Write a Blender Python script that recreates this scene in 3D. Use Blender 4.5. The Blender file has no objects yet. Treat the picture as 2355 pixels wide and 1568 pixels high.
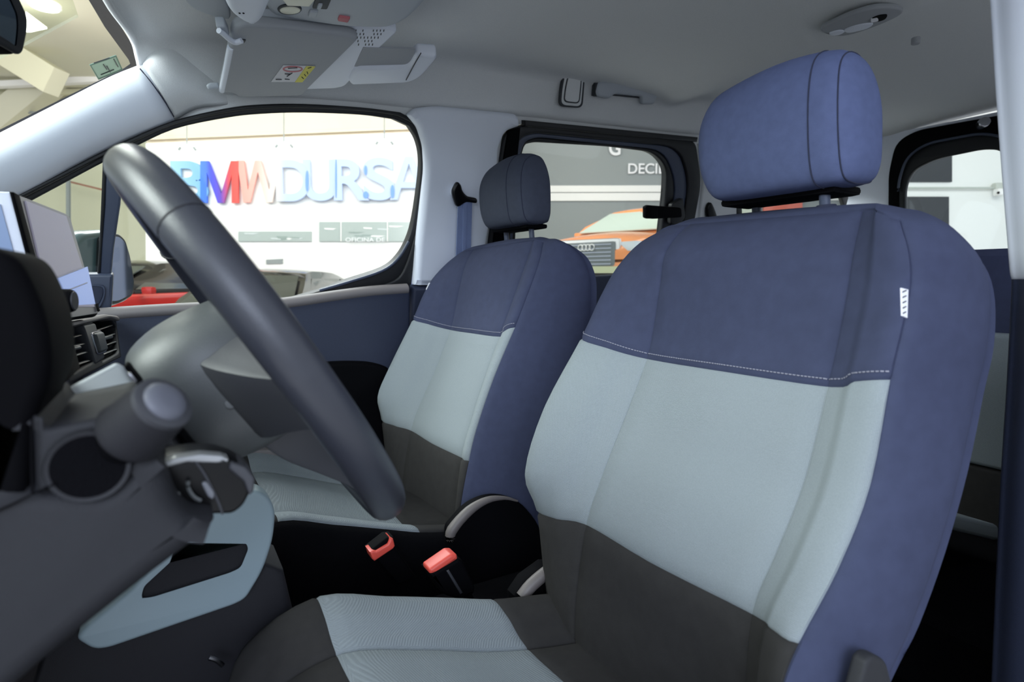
import bpy, bmesh, math, random
from math import sin, cos, tan, pi, radians, atan, sqrt
from mathutils import Vector, Matrix

# ------------------------------------------------------------------ camera, world, light, exposure
S = bpy.context.scene
COL = S.collection
FPX = 1350.0
CAM = Vector((0, .87, .9))
YAW, PIT = radians(30.5), atan(138 / 1350)
FW = Vector((-sin(YAW) * cos(PIT), -cos(YAW) * cos(PIT), -sin(PIT)))
RT = FW.cross(Vector((0, 0, 1))).normalized()
UP = RT.cross(FW)
HU = RT.copy()                                   # showroom axes: along the far wall, away from it
HW = Vector((-sin(YAW), -cos(YAW), 0))
cd = bpy.data.cameras.new('camera')
cam = bpy.data.objects.new('camera', cd)
COL.objects.link(cam)
S.camera = cam
cam.matrix_world = Matrix.Translation(CAM) @ Matrix((RT, UP, -FW)).transposed().to_4x4()
cd.sensor_width = 36
cd.lens = 36 * FPX / 2355
cd.clip_start = .02
cd.clip_end = 200
cd.dof.use_dof = True
cd.dof.focus_distance = 1.05
cd.dof.aperture_fstop = 6.3

S.view_settings.view_transform = 'Standard'
S.view_settings.look = 'None'
S.view_settings.gamma = 1
S.view_settings.use_curve_mapping = False
S.view_settings.exposure = 0.0

W = bpy.data.worlds.new('showroom_air')
S.world = W
W.use_nodes = True
W.node_tree.nodes['Background'].inputs[0].default_value = (.80, .88, 1.0, 1)
W.node_tree.nodes['Background'].inputs[1].default_value = 1.08


def area(name, loc, target, size, power, col, size_y=None):
    l = bpy.data.lights.new(name, 'AREA')
    l.shape = 'RECTANGLE'
    l.size, l.size_y = size, size_y or size
    l.energy, l.color = power, col
    o = bpy.data.objects.new(name, l)
    COL.objects.link(o)
    o.location = loc
    o.rotation_euler = (Vector(target) - Vector(loc)).to_track_quat('-Z', 'Y').to_euler()
    return o


# showroom daylight front behind the photographer, the hall's ceiling lamps, and two added wall fills
area('daylight_front', (1.9, 4.6, 2.6), (-.5, .0, .9), 3.2, 165, (.72, .81, 1.0), 2.2)
area('hall_lamps_far', (-4.0, -6.5, 3.7), (-5.5, -10.5, 1.6), 7.0, 190, (1, .97, .93), 2.0)
area('hall_lamps_side', (-.2, -3.0, 3.4), (-.3, -.6, .9), 2.6, 150, (.95, .97, 1.0), 1.4)
area('hall_lamps_front', (2.9, -.4, 3.0), (.2, -.1, 1.0), 2.4, 260, (.90, .94, 1.0), 1.6)


pl = CAM + FW * 6.5 + RT * -6.0 + Vector((0, 0, 3.6))
area('fill_right_wall', CAM + FW * 5.5 + RT * 5.6 + Vector((0, 0, 2.9)), CAM + FW * 9 + RT * 7.6 + Vector((0, 0, .5)), 2.0, 62, (1, 1, .98), 1.0)  # added fill, an unseen source that brightens the white wall at right
area('fill_left_wall', pl, CAM + FW * 14 + RT * -11 + Vector((0, 0, 1.0)), 4.0, 230, (1, .99, .92), 2.0)  # unseen fill added to lift the beige far-left wall


# ------------------------------------------------------------------ helpers
def ray(px, py):
    return FW + RT * ((px - 1177.5) / FPX) + UP * ((784 - py) / FPX)


def P(px, py, x=None, y=None, z=None, d=None):
    r = ray(px, py)
    if x is not None: t = (x - CAM.x) / r.x
    elif y is not None: t = (y - CAM.y) / r.y
    elif z is not None: t = (z - CAM.z) / r.z
    else: t = d
    return CAM + r * t


class Frame:
    """a real plane: origin, u, v, n (n = u x v)"""
    def __init__(s, o, u, v):
        s.o, s.u = Vector(o), Vector(u).normalized()
        v = Vector(v)
        s.v = (v - s.u * v.dot(s.u)).normalized()
        s.n = s.u.cross(s.v)

    def hit(s, px, py):
        r = ray(px, py)
        q = CAM + r * ((s.o - CAM).dot(s.n) / r.dot(s.n))
        return q

    def uv(s, q):
        q = Vector(q) - s.o
        return (q.dot(s.u), q.dot(s.v))

    def px(s, L):
        return [s.uv(s.hit(*p)) for p in L]

    def off(s, k):
        f = Frame(s.o + s.n * k, s.u, s.v)
        return f

    def mat(s):
        return Matrix.Translation(s.o) @ Matrix((s.u, s.v, s.n)).transposed().to_4x4()

    def pt(s, u, v, n=0):
        return s.o + s.u * u + s.v * v + s.n * n


SIDE = Frame((0, -.74, .85), (-1, 0, 0), (0, .25, 1))           # passenger body side, leaning in
SIDEL = Frame((0, .74, .85), (1, 0, 0), (0, -.25, 1))           # driver body side
YP = lambda y: Frame((0, y, 0), (-1, 0, 0), (0, 0, 1))          # faces the camera side (+y)
XP = lambda x: Frame((x, 0, 0), (0, 1, 0), (0, 0, 1))           # faces +x


def cr(p0, p1, p2, p3, t):
    return ((p1 * 2) + (p2 - p0) * t + (p0 * 2 - p1 * 5 + p2 * 4 - p3) * t * t + (p1 * 3 - p0 - p2 * 3 + p3) * t ** 3) * .5


def spl(pts, n=6, closed=False):
    pts = [Vector(p) for p in pts]
    N = len(pts)
    out = []
    rng = range(N) if closed else range(N - 1)
    g = (lambda i: pts[i % N]) if closed else (lambda i: pts[i] if 0 <= i < N else (pts[0] * 2 - pts[1] if i < 0 else pts[-1] * 2 - pts[-2]))
    for i in rng:
        for k in range(n):
            out.append(cr(g(i - 1), g(i), g(i + 1), g(i + 2), k / n))
    if not closed: out.append(pts[-1])
    return out


def round2(pts, r, n=5):
    """round the corners of a closed 2D polygon"""
    out = []
    N = len(pts)
    for i in range(N):
        a, b, c = (Vector(pts[(i + k) % N][:2]) for k in (-1, 0, 1))
        rr = r[i] if isinstance(r, (list, tuple)) else r
        d1, d2 = (a - b), (c - b)
        k = min(rr, d1.length * .48, d2.length * .48)
        if k < 1e-6 or rr <= 0:
            out.append(b); continue
        s, e = b + d1.normalized() * k, b + d2.normalized() * k
        for j in range(n + 1):
            t = j / n
            out.append(s * (1 - t) ** 2 + b * 2 * t * (1 - t) + e * t * t)
    return out


def link(o, parent=None, inv=None):
    COL.objects.link(o)
    if parent is not None:
        o.parent = parent
        # a child of an Empty keeps world-space vertices; local-space builders pass inv=False
        if inv is not False:
            m = Matrix.LocRotScale(parent.location, parent.rotation_euler, parent.scale)
            q = parent.parent
            inv_m = parent.matrix_parent_inverse.copy()
            full = inv_m @ m if q else m
            while q:
                mq = Matrix.LocRotScale(q.location, q.rotation_euler, q.scale)
                full = (q.matrix_parent_inverse @ mq if q.parent else mq) @ full
                q = q.parent
            o.matrix_parent_inverse = full.inverted()
    return o


def finish(me, mat, smooth=True, ang=40):
    if mat is not None:
        me.materials.clear()
        me.materials.append(mat)
    if smooth:
        me.shade_smooth()
        me.set_sharp_from_angle(angle=radians(ang))
    else:
        me.shade_flat()


def mesh(name, V, Fs, mat, parent=None, smooth=True, ang=40, inv=None, fixn=True):
    me = bpy.data.meshes.new(name)
    me.from_pydata([tuple(v) for v in V], [], Fs)
    if fixn:
        bm = bmesh.new(); bm.from_mesh(me)
        bmesh.ops.recalc_face_normals(bm, faces=bm.faces)
        bm.to_mesh(me); bm.free()
    finish(me, mat, smooth, ang)
    return link(bpy.data.objects.new(name, me), parent, inv)


def fromb(name, bm, mat, parent=None, smooth=True, ang=40, inv=None):
    me = bpy.data.meshes.new(name)
    bm.to_mesh(me); bm.free()
    finish(me, mat, smooth, ang)
    return link(bpy.data.objects.new(name, me), parent, inv)


def grid(name, rows, mat, parent=None, nu=1, nv=1, close_u=False, thick=0, capends=False, inv=None, ang=40):
    """rows of 3D points; spline through rows (nv) and along each row (nu)"""
    R = [spl(r, nu, close_u) if nu > 1 else [Vector(p) for p in r] for r in rows]
    if nv > 1:
        C2 = list(zip(*R))
        C2 = [spl(c, nv) for c in C2]
        R = [list(r) for r in zip(*C2)]
    m, n = len(R), len(R[0])
    V = [p for r in R for p in r]
    Fs = []
    for i in range(m - 1):
        for j in range(n if close_u else n - 1):
            j2 = (j + 1) % n
            Fs.append((i * n + j, i * n + j2, (i + 1) * n + j2, (i + 1) * n + j))
    if capends:
        Fs.append(tuple(range(n)))
        Fs.append(tuple((m - 1) * n + j for j in range(n)))
    o = mesh(name, V, Fs, mat, parent, True, ang, inv)
    if thick:
        md = o.modifiers.new('s', 'SOLIDIFY')
        md.thickness = thick
        md.offset = 0
    return o


def tube(name, pts, r, mat, parent=None, closed=False, n=4, seg=10, flat=1.0, updir=None, inv=None, radii=None):
    L = spl(pts, n, closed) if n > 1 else [Vector(p) for p in pts]
    N = len(L)
    rows = []
    up = Vector(updir) if updir else Vector((0, 0, 1))
    for i, p in enumerate(L):
        a = L[(i - 1) % N] if (closed or i > 0) else p
        b = L[(i + 1) % N] if (closed or i < N - 1) else p
        t = (b - a).normalized()
        s = t.cross(up)
        if s.length < 1e-3: s = t.cross(Vector((1, 0, 0)))
        s.normalize()
        w = s.cross(t)
        rr = r
        if radii:
            f = i / (N - 1) * (len(radii) - 1)
            k = min(int(f), len(radii) - 2)
            rr = radii[k] + (radii[k + 1] - radii[k]) * (f - k)
        rows.append([p + s * (rr * cos(2 * pi * k / seg)) + w * (rr * flat * sin(2 * pi * k / seg)) for k in range(seg)])
    if closed: rows.append(rows[0])
    return grid(name, rows, mat, parent, close_u=True, capends=not closed, inv=inv)


def plate(name, fr, loops, thick, mat, parent=None, bevel=0.0, res=2, inv=None, off=0.0, ang=35):
    """flat plate with holes on a real plane; loops are (u,v) lists, front face at n=off"""
    cu = bpy.data.curves.new(name, 'CURVE')
    cu.dimensions = '2D'
    cu.fill_mode = 'BOTH'
    b = min(bevel, thick / 2 * .98)
    cu.extrude = thick / 2 - b
    cu.bevel_depth = b
    cu.bevel_resolution = res
    cu.offset = -b
    for lp in loops:
        s = cu.splines.new('POLY')
        s.points.add(len(lp) - 1)
        for p, q in zip(s.points, lp):
            p.co = (q[0], q[1], 0, 1)
        s.use_cyclic_u = True
    tmp = bpy.data.objects.new('tmp', cu)
    me = bpy.data.meshes.new_from_object(tmp)
    bpy.data.objects.remove(tmp)
    bpy.data.curves.remove(cu)
    me.name = name
    me.transform(fr.mat() @ Matrix.Translation((0, 0, off - thick / 2)))
    bm = bmesh.new(); bm.from_mesh(me)
    bmesh.ops.remove_doubles(bm, verts=bm.verts, dist=1e-5)
    bmesh.ops.recalc_face_normals(bm, faces=bm.faces)
    bm.to_mesh(me); bm.free()
    finish(me, mat, True, ang)
    return link(bpy.data.objects.new(name, me), parent, inv)


def box(name, c, size, mat, parent=None, bevel=0.0, rot=None, seg=2, inv=None):
    bm = bmesh.new()
    bmesh.ops.create_cube(bm, size=1)
    bmesh.ops.scale(bm, verts=bm.verts, vec=size)
    if bevel:
        bmesh.ops.bevel(bm, geom=bm.edges[:], offset=bevel, segments=seg, profile=.7, affect='EDGES')
    M = Matrix.Translation(c)
    if rot is not None: M = M @ (rot.to_4x4() if isinstance(rot, Matrix) else rot)
    bmesh.ops.transform(bm, matrix=M, verts=bm.verts)
    return fromb(name, bm, mat, parent, inv=inv)


def cyl(name, a, b, r, mat, parent=None, r2=None, seg=24, bevel=0.0, inv=None):
    a, b = Vector(a), Vector(b)
    d = b - a
    bm = bmesh.new()
    bmesh.ops.create_cone(bm, cap_ends=True, segments=seg, radius1=r, radius2=r if r2 is None else r2, depth=d.length)
    if bevel:
        ed = [e for e in bm.edges if len(e.link_faces) == 2 and any(len(f.verts) > 4 for f in e.link_faces)]
        bmesh.ops.bevel(bm, geom=ed, offset=bevel, segments=3, profile=.6, affect='EDGES')
    M = Matrix.Translation((a + b) / 2) @ d.to_track_quat('Z', 'Y').to_matrix().to_4x4()
    bmesh.ops.transform(bm, matrix=M, verts=bm.verts)
    return fromb(name, bm, mat, parent, inv=inv)


def text(name, s, fr, u, v, h, mat, parent=None, thick=.001, off=0.0, wscale=1.0, inv=None, width=None, rot=0, mirror=False, fat=0.0):
    cu = bpy.data.curves.new(name, 'FONT')
    cu.body = s
    cu.size = 1
    cu.extrude = .001
    cu.offset = fat
    tmp = bpy.data.objects.new('tmp', cu)
    me = bpy.data.meshes.new_from_object(tmp)
    bpy.data.objects.remove(tmp)
    bpy.data.curves.remove(cu)
    xs = [q.co.x for q in me.vertices]; ys = [q.co.y for q in me.vertices]; zs = [q.co.z for q in me.vertices]
    x0, x1, y0, y1 = min(xs), max(xs), min(ys), max(ys)
    sy = h / (y1 - y0)
    sx = (width / (x1 - x0)) if width else sy * wscale
    if mirror: sx = -sx
    sz = thick / max(1e-9, (max(zs) - min(zs)))
    M = fr.mat() @ Matrix.Translation((u, v, off)) @ Matrix.Rotation(rot, 4, 'Z') @ Matrix.Diagonal((sx, sy, sz, 1)) @ Matrix.Translation((-x0, -y0, -min(zs)))
    me.transform(M)
    me.name = name
    finish(me, mat, False)
    return link(bpy.data.objects.new(name, me), parent, inv)


def empty(name, loc, label=None, cat=None, group=None, rotz=0):
    o = bpy.data.objects.new(name, None)
    o.empty_display_size = .05
    COL.objects.link(o)
    o.location = loc
    o.rotation_euler = (0, 0, rotz)
    tag(o, label, cat, group)
    return o


def tag(o, label=None, cat=None, group=None, kind=None):
    if label: o['label'] = label
    if cat: o['category'] = cat
    if group: o['group'] = group
    if kind: o['kind'] = kind
    return o


def struct(o):
    o['kind'] = 'structure'
    return o


# ------------------------------------------------------------------ materials
def lin(c):
    return tuple(((v / 255) / 12.92 if v / 255 <= .04045 else ((v / 255 + .055) / 1.055) ** 2.4) for v in c) + (1,)


def mat(name, col, rough=.6, metal=0, bump=0, bscale=400, var=0.0, vscale=300, spec=.5, coat=0, sheen=0, emis=None, estr=0, weave=False):
    m = bpy.data.materials.new(name)
    m.use_nodes = True
    nt = m.node_tree
    b = nt.nodes['Principled BSDF']
    c = lin(col)
    b.inputs['Base Color'].default_value = c
    b.inputs['Roughness'].default_value = rough
    b.inputs['Metallic'].default_value = metal
    b.inputs['Specular IOR Level'].default_value = spec
    b.inputs['Coat Weight'].default_value = coat
    b.inputs['Sheen Weight'].default_value = sheen
    if emis:
        b.inputs['Emission Color'].default_value = lin(emis)
        b.inputs['Emission Strength'].default_value = estr
    tc = nt.nodes.new('ShaderNodeTexCoord')
    if var:
        n = nt.nodes.new('ShaderNodeTexNoise')
        n.inputs['Scale'].default_value = vscale
        n.inputs['Detail'].default_value = 3
        nt.links.new(tc.outputs['Object'], n.inputs['Vector'])
        r = nt.nodes.new('ShaderNodeMapRange')
        r.inputs[1].default_value = .3; r.inputs[2].default_value = .7
        r.inputs[3].default_value = 1 - var; r.inputs[4].default_value = 1 + var
        nt.links.new(n.outputs['Fac'], r.inputs[0])
        mx = nt.nodes.new('ShaderNodeVectorMath'); mx.operation = 'SCALE'
        mx.inputs[0].default_value = c[:3]
        nt.links.new(r.outputs[0], mx.inputs['Scale'])
        nt.links.new(mx.outputs[0], b.inputs['Base Color'])
    if bump:
        if weave:
            w1 = nt.nodes.new('ShaderNodeTexWave'); w1.bands_direction = 'Y'; w1.inputs['Scale'].default_value = bscale
            w2 = nt.nodes.new('ShaderNodeTexWave'); w2.bands_direction = 'Z'; w2.inputs['Scale'].default_value = bscale
            for w in (w1, w2):
                w.inputs['Distortion'].default_value = .6
                nt.links.new(tc.outputs['Object'], w.inputs['Vector'])
            ad = nt.nodes.new('ShaderNodeMath'); ad.operation = 'MULTIPLY'
            nt.links.new(w1.outputs['Fac'], ad.inputs[0]); nt.links.new(w2.outputs['Fac'], ad.inputs[1])
            src = ad.outputs[0]
        else:
            n2 = nt.nodes.new('ShaderNodeTexNoise')
            n2.inputs['Scale'].default_value = bscale
            n2.inputs['Detail'].default_value = 2
            nt.links.new(tc.outputs['Object'], n2.inputs['Vector'])
            src = n2.outputs['Fac']
        bp = nt.nodes.new('ShaderNodeBump')
        bp.inputs['Strength'].default_value = bump
        bp.inputs['Distance'].default_value = .002
        nt.links.new(src, bp.inputs['Height'])
        nt.links.new(bp.outputs[0], b.inputs['Normal'])
    return m


def glassmat(name, tint, refl=.08):
    m = bpy.data.materials.new(name)
    m.use_nodes = True
    nt = m.node_tree
    nt.nodes.remove(nt.nodes['Principled BSDF'])
    t = nt.nodes.new('ShaderNodeBsdfTransparent'); t.inputs[0].default_value = tint + (1,)
    g = nt.nodes.new('ShaderNodeBsdfGlossy'); g.inputs['Roughness'].default_value = .03
    mx = nt.nodes.new('ShaderNodeMixShader'); mx.inputs[0].default_value = refl
    nt.links.new(t.outputs[0], mx.inputs[1]); nt.links.new(g.outputs[0], mx.inputs[2])
    nt.links.new(mx.outputs[0], nt.nodes['Material Output'].inputs[0])
    return m


def ramp_mat(name, fr, u0, u1, stops, rough=.6):
    """flat print colour that runs along a wall direction"""
    m = mat(name, (255, 255, 255), rough)
    nt = m.node_tree
    b = nt.nodes['Principled BSDF']
    tc = nt.nodes.new('ShaderNodeTexCoord')
    sb = nt.nodes.new('ShaderNodeVectorMath'); sb.operation = 'SUBTRACT'; sb.inputs[1].default_value = tuple(fr.pt(u0, 0))
    d = nt.nodes.new('ShaderNodeVectorMath'); d.operation = 'DOT_PRODUCT'; d.inputs[1].default_value = tuple(fr.u / (u1 - u0))
    r = nt.nodes.new('ShaderNodeValToRGB')
    nt.links.new(tc.outputs['Object'], sb.inputs[0]); nt.links.new(sb.outputs[0], d.inputs[0]); nt.links.new(d.outputs['Value'], r.inputs[0])
    nt.links.new(r.outputs[0], b.inputs['Base Color'])
    el = r.color_ramp.elements
    while len(el) < len(stops): el.new(.5)
    for e, (p, c) in zip(el, stops):
        e.position = p; e.color = lin(c)
    return m


M = {}
M['navy'] = mat('fabric_in_cool_light', (58, 63, 86), .92, bump=.25, bscale=1500, var=.06, vscale=60, spec=.2)  # same fabric as the charcoal, with bluish light put into the colour
M['head'] = mat('lit_headrest_fabric', (84, 93, 126), .92, bump=.3, bscale=1500, var=.06, vscale=80, spec=.2)  # lighter copy of the seat fabric, key light put into its colour
M['headg'] = mat('grey_headrest_fabric', (66, 71, 86), .8, bump=.3, bscale=1500, var=.06, vscale=80, spec=.25)
M['light'] = mat('light_grey_woven_fabric', (139, 147, 152), .95, bump=.5, bscale=260, var=.05, vscale=700, spec=.15, weave=True)
M['char'] = mat('fabric_in_warm_light', (52, 51, 51), .95, bump=.3, bscale=1500, var=.08, vscale=60, spec=.15)  # same fabric as the navy, warm lower light put into the colour
M['stitch'] = mat('pale_thread', (150, 150, 165), .8)
M['seam'] = mat('dark_seam_piping', (40, 44, 64), .9)  # dark blue-grey for piping, headliner seam and post sleeves
M['liner'] = mat('headliner_felt', (224, 226, 227), .98, bump=.3, bscale=900, var=.03, vscale=500, spec=.1)
M['trim'] = mat('pale_grey_plastic_trim', (232, 237, 248), .55, bump=.08, bscale=900, spec=.4)
M['visor'] = mat('grey_visor_vinyl', (168, 171, 176), .7, bump=.15, bscale=900, spec=.3)
M['cons'] = mat('console_grey_plastic', (176, 182, 190), .5, bump=.06, bscale=900)
M['rubber'] = mat('black_rubber', (22, 23, 26), .5, bump=.1, bscale=700)
M['black'] = mat('black_plastic', (5, 5, 8), .75, bump=.1, bscale=900, spec=.08)
M['gloss'] = mat('gloss_black', (8, 8, 10), .3, spec=.3)
M['dash'] = mat('dark_dash_plastic', (25, 26, 32), .66, bump=.25, bscale=1300, var=.05, vscale=200)
M['doorp'] = mat('navy_grey_door_plastic', (44, 51, 72), .6, bump=.3, bscale=1300, var=.05, vscale=200)
M['sill'] = mat('pale_taupe_sill_plastic', (128, 122, 122), .55, bump=.2, bscale=1200)
M['frame'] = mat('slate_window_frame', (66, 74, 94), .4, bump=.05, bscale=600)
M['carpet'] = mat('black_carpet', (14, 14, 17), 1, bump=.6, bscale=900, spec=.05)
M['leather'] = mat('wheel_leather', (50, 52, 60), .36, bump=.12, bscale=1100, spec=.5)
M['hub'] = mat('grey_hub_plastic', (58, 59, 64), .5, bump=.15, bscale=1200)
M['shroud'] = mat('grey_shroud_plastic', (80, 83, 84), .42, bump=.12, bscale=1200)
M['blue'] = mat('pale_blue_console_plastic', (150, 168, 176), .45, bump=.05, bscale=900)
M['inset'] = mat('dark_console_inset', (22, 22, 29), .7, bump=.3, bscale=1300)
M['red'] = mat('red_release_button', (238, 92, 78), .4)
M['chrome'] = mat('satin_chrome', (200, 200, 205), .22, metal=1)
M['recl'] = mat('taupe_hinge_plastic', (108, 102, 100), .5, bump=.1, bscale=900)
M['belt'] = mat('grey_blue_webbing', (120, 134, 172), .7, bump=.6, bscale=300)
M['white'] = mat('white_print', (240, 240, 245), .5)
M['cream'] = mat('cream_lamp_lens', (228, 226, 205), .3)
M['ink'] = mat('dark_print', (48, 52, 58), .6)
M['redink'] = mat('red_print', (196, 110, 118), .6)
M['yellow'] = mat('yellow_sticker', (222, 214, 90), .6)
M['paper'] = mat('sticker_paper', (214, 214, 220), .6)
M['green'] = mat('pale_green_sticker', (160, 190, 168), .6)
M['mirror'] = mat('mirror_glass', (120, 124, 140), .03, metal=1)
M['glass'] = glassmat('clear_window_glass', (.95, .98, .97), .03)
M['wglass'] = glassmat('windscreen_glass', (.90, .93, .88), .03)
M['wall'] = mat('white_hall_wall', (248, 247, 246), .8)
M['wallwarm'] = mat('cream_hall_ceiling', (240, 227, 208), .8)
M['ceil2'] = mat('beige_hall_ceiling', (222, 220, 200), .85)
M['beam'] = mat('pale_olive_beam', (226, 224, 198), .8)
M['gwall'] = mat('grey_hall_wall', (150, 156, 158), .8)
M['dark'] = mat('dark_window_panel', (52, 54, 58), .4)
M['hfloor'] = mat('pale_hall_floor', (205, 203, 200), .25, var=.03, vscale=2)
M['lampon'] = mat('lit_lamp', (255, 255, 250), .5, emis=(255, 255, 248), estr=6)
M['orange'] = mat('orange_paint', (240, 152, 96), .25, coat=.6)
M['redp'] = mat('red_paint', (205, 50, 45), .25, coat=.6)
M['whitep'] = mat('white_paint', (235, 235, 232), .25, coat=.6)
M['blackp'] = mat('black_paint', (30, 28, 28), .2, coat=.6)
M['cglass'] = mat('dark_car_glass', (70, 76, 74), .08, spec=.8)
M['tyre'] = mat('tyre_rubber', (25, 25, 26), .9)
M['plinth'] = mat('pale_yellow_plinth', (205, 206, 165), .6)
#==SHELL==
# ------------------------------------------------------------------ the van's shell
def yside(z): return -.74 + .25 * (z - .85)


def interp(x, T):
    if x >= T[0][0]: return T[0][1]
    for (a, b), (c, d) in zip(T, T[1:]):
        if x >= c:
            t = (a - x) / (a - c)
            return b + (d - b) * t
    return T[-1][1]


RAIL = [(.06, 1.335), (.0, 1.325), (-.07, 1.30), (-.12, 1.312), (-.21, 1.320), (-.36, 1.336), (-.57, 1.345), (-.9, 1.368), (-1.6, 1.40), (-2.6, 1.46)]
CEN = [(.12, 1.415), (.05, 1.42), (-.1, 1.43), (-.3, 1.455), (-.6, 1.49), (-1.0, 1.505), (-1.3, 1.505), (-1.42, 1.478), (-1.55, 1.522), (-1.9, 1.53), (-2.15, 1.50), (-2.3, 1.495), (-2.6, 1.50)]
rows = []
xs = [.055, .04, .0, -.07, -.12, -.21, -.30, -.42, -.57, -.75, -.9, -1.05, -1.2, -1.34, -1.44, -1.56, -1.75, -1.95, -2.1, -2.25, -2.45, -2.6]
xs[:4] = [.022, .01, -.02, -.075]
for i, x in enumerate(xs):
    zr, zc = interp(x, RAIL), interp(x, CEN)
    y0 = yside(zr)
    half = [(y0, zr)]
    zs = zr + (zc - zr) * .55
    y1 = yside(zs)
    half += [(y1 + .008, zs), (y1 + .035, zs + (zc - zs) * .55), (-.46, zc - .016), (-.36, zc - .004), (-.22, zc + .004), (0, zc + .01)]
    row = half + [(-y, z) for y, z in half[-2::-1]]
    bow = lambda y: (.075 * (1 - (abs(y) / .6) ** 2) if i < 2 else .07 * (1 - (abs(y) / .6) ** 2) * max(0, 1 - i / 9))
    lip = -.02 if i == 0 else 0
    rows.append([Vector((x + bow(y), y, z + lip)) for y, z in row])
o = struct(grid('ceiling', rows, M['liner'], nu=4, nv=3, ang=80))
md = o.modifiers.new('s', 'SOLIDIFY'); md.thickness = .012; md.offset = 1

# ceiling clips
for n, (px, py) in enumerate([(1157, 63), (2106, 96)]):
    c = P(px, py, z=1.497 if n == 0 else 1.488)
    t = cyl('headliner_clip', c + Vector((0, 0, -.006)), c + Vector((0, 0, .01)), .010, M['visor'], seg=20, bevel=.003)
    tag(t, ['small round headliner clip above the passenger side, left of the roof lamp', 'small round headliner clip in the roof behind the rear roof lamp'][n], 'clip', 'headliner clips')

# pillar between windscreen and passenger door
Wl = [(-260, 440), (-120, 369), (0, 308), (90, 262), (180, 216), (260, 176), (330, 148)]
Sl = [(-260, 612), (-120, 538), (0, 474), (90, 428), (190, 372), (290, 322), (402, 276)]
fW, fM_, fS = SIDE.off(.035), SIDE.off(.05), SIDE.off(.004)
r0 = [SIDE.off(.0).hit(*p) + Vector((0, 0, 0)) for p in Wl]
r1 = [fW.hit(p[0] + (s[0] - p[0]) * .10, p[1] + (s[1] - p[1]) * .10) for p, s in zip(Wl, Sl)]
r2 = [fM_.hit(p[0] + (s[0] - p[0]) * .38, p[1] + (s[1] - p[1]) * .38) for p, s in zip(Wl, Sl)]
r3 = [fW.hit(p[0] + (s[0] - p[0]) * .76, p[1] + (s[1] - p[1]) * .76) for p, s in zip(Wl, Sl)]
r4 = [fS.hit(*s) for s in Sl]
struct(grid('trim_1', [r0, r1, r2, r3, r4], M['trim'], nu=3, nv=4, thick=.004))
# seam edge of the headliner next to it, from windscreen corner to door seal
tube('trim_2', [fW.hit(322, 158), SIDE.off(.052).hit(350, 192), SIDE.off(.047).hit(378, 232), SIDE.off(.02).hit(400, 268)], .0012, M['seam'], n=5, seg=6)['kind'] = 'structure'
# headliner corner filling the gap between pillar trim and roof
cor = [[SIDE.hit(330, 147), fW.hit(334, 158), SIDE.off(.050).hit(355, 192), SIDE.off(.045).hit(380, 230), SIDE.off(.006).hit(402, 275)],
       [SIDE.off(-.004).hit(345, 118), SIDE.off(.028).hit(365, 140), SIDE.off(.042).hit(395, 175), SIDE.off(.036).hit(425, 212), SIDE.off(.004).hit(450, 250)],
       [SIDE.off(-.01).hit(370, 90), SIDE.off(.010).hit(400, 120), SIDE.off(.016).hit(440, 165), SIDE.off(.014).hit(480, 205), SIDE.off(.0).hit(505, 242)],
       [SIDE.off(-.03).hit(400, 60), SIDE.off(-.025).hit(430, 100), SIDE.off(-.02).hit(480, 150), SIDE.off(-.02).hit(530, 195), SIDE.off(-.015).hit(560, 238)]]
struct(grid('trim_3', cor, M['liner'], nu=4, nv=4, thick=.004))

# passenger side wall with its window openings
LA = spl([(70, 463), (150, 420), (240, 372), (300, 343), (400, 297), (520, 271), (600, 262), (700, 259), (830, 264), (905, 274)], 4) + spl([(940, 290), (958, 320), (967, 360), (965, 410), (952, 500), (938, 550), (915, 590), (880, 618), (800, 645), (740, 667)], 4) + [Vector(p) for p in [(650, 694), (400, 712), (250, 722), (90, 760), (-120, 800), (-120, 560)]]
LAo = spl([(40, 447), (130, 402), (220, 356), (300, 318), (400, 277), (520, 249), (600, 240), (700, 239), (830, 247), (918, 258)], 4) + spl([(955, 278), (974, 310), (984, 360), (982, 410), (968, 500), (958, 560), (948, 620), (945, 655), (944, 665), (943, 672)], 4) + [Vector(p) for p in [(650, 735), (400, 755), (250, 765), (90, 800), (-150, 840), (-150, 540)]]
LAm = [(Vector(a) + Vector(b)) / 2 for a, b in zip(LA, LAo)]
LB = SIDE.px([tuple(p) for p in LAm[:74]] + [(940, 740), (945, 1250), (200, 1250), (-700, 1250), (-700, 830)])
LC = SIDE.px(round2([(1147, 640), (1143, 400), (1157, 300), (1200, 283), (1598, 322), (1612, 420), (1585, 560), (1570, 640)], [0, 10, 50, 30, 20, 30, 30, 0]))
LQ = SIDE.px(round2([(1700, 660), (1690, 440), (1740, 400), (1930, 400), (1960, 480), (1950, 660)], 25))
E0 = []
for x in [.60, .3, .05, -.07, -.12, -.21, -.36, -.57, -.9, -1.2, -1.6, -2.1, -2.62]:
    z = interp(x, RAIL) + .012 if x < .06 else 1.335 - (x - .05) * .62
    E0.append((-x, (Vector((0, 0, z - .85))).dot(SIDE.v) * 1.0))
E0 = [SIDE.uv((x_, yside(z_), z_)) for x_, z_ in [(.78, .90), (.40, 1.10), (.05, 1.32)] + [(x, interp(x, RAIL) + .012) for x in (-.07, -.12, -.21, -.36, -.57, -.9, -1.2, -1.6, -2.1, -2.62)]]
outer = E0 + [SIDE.uv((-2.62, yside(.1), .1)), SIDE.uv((.9, yside(.1), .1)), SIDE.uv((.9, yside(.85), .85))]
struct(plate('wall_right', SIDE, [outer, LB, LC, LQ], .02, M['liner'], off=-.002))

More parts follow.
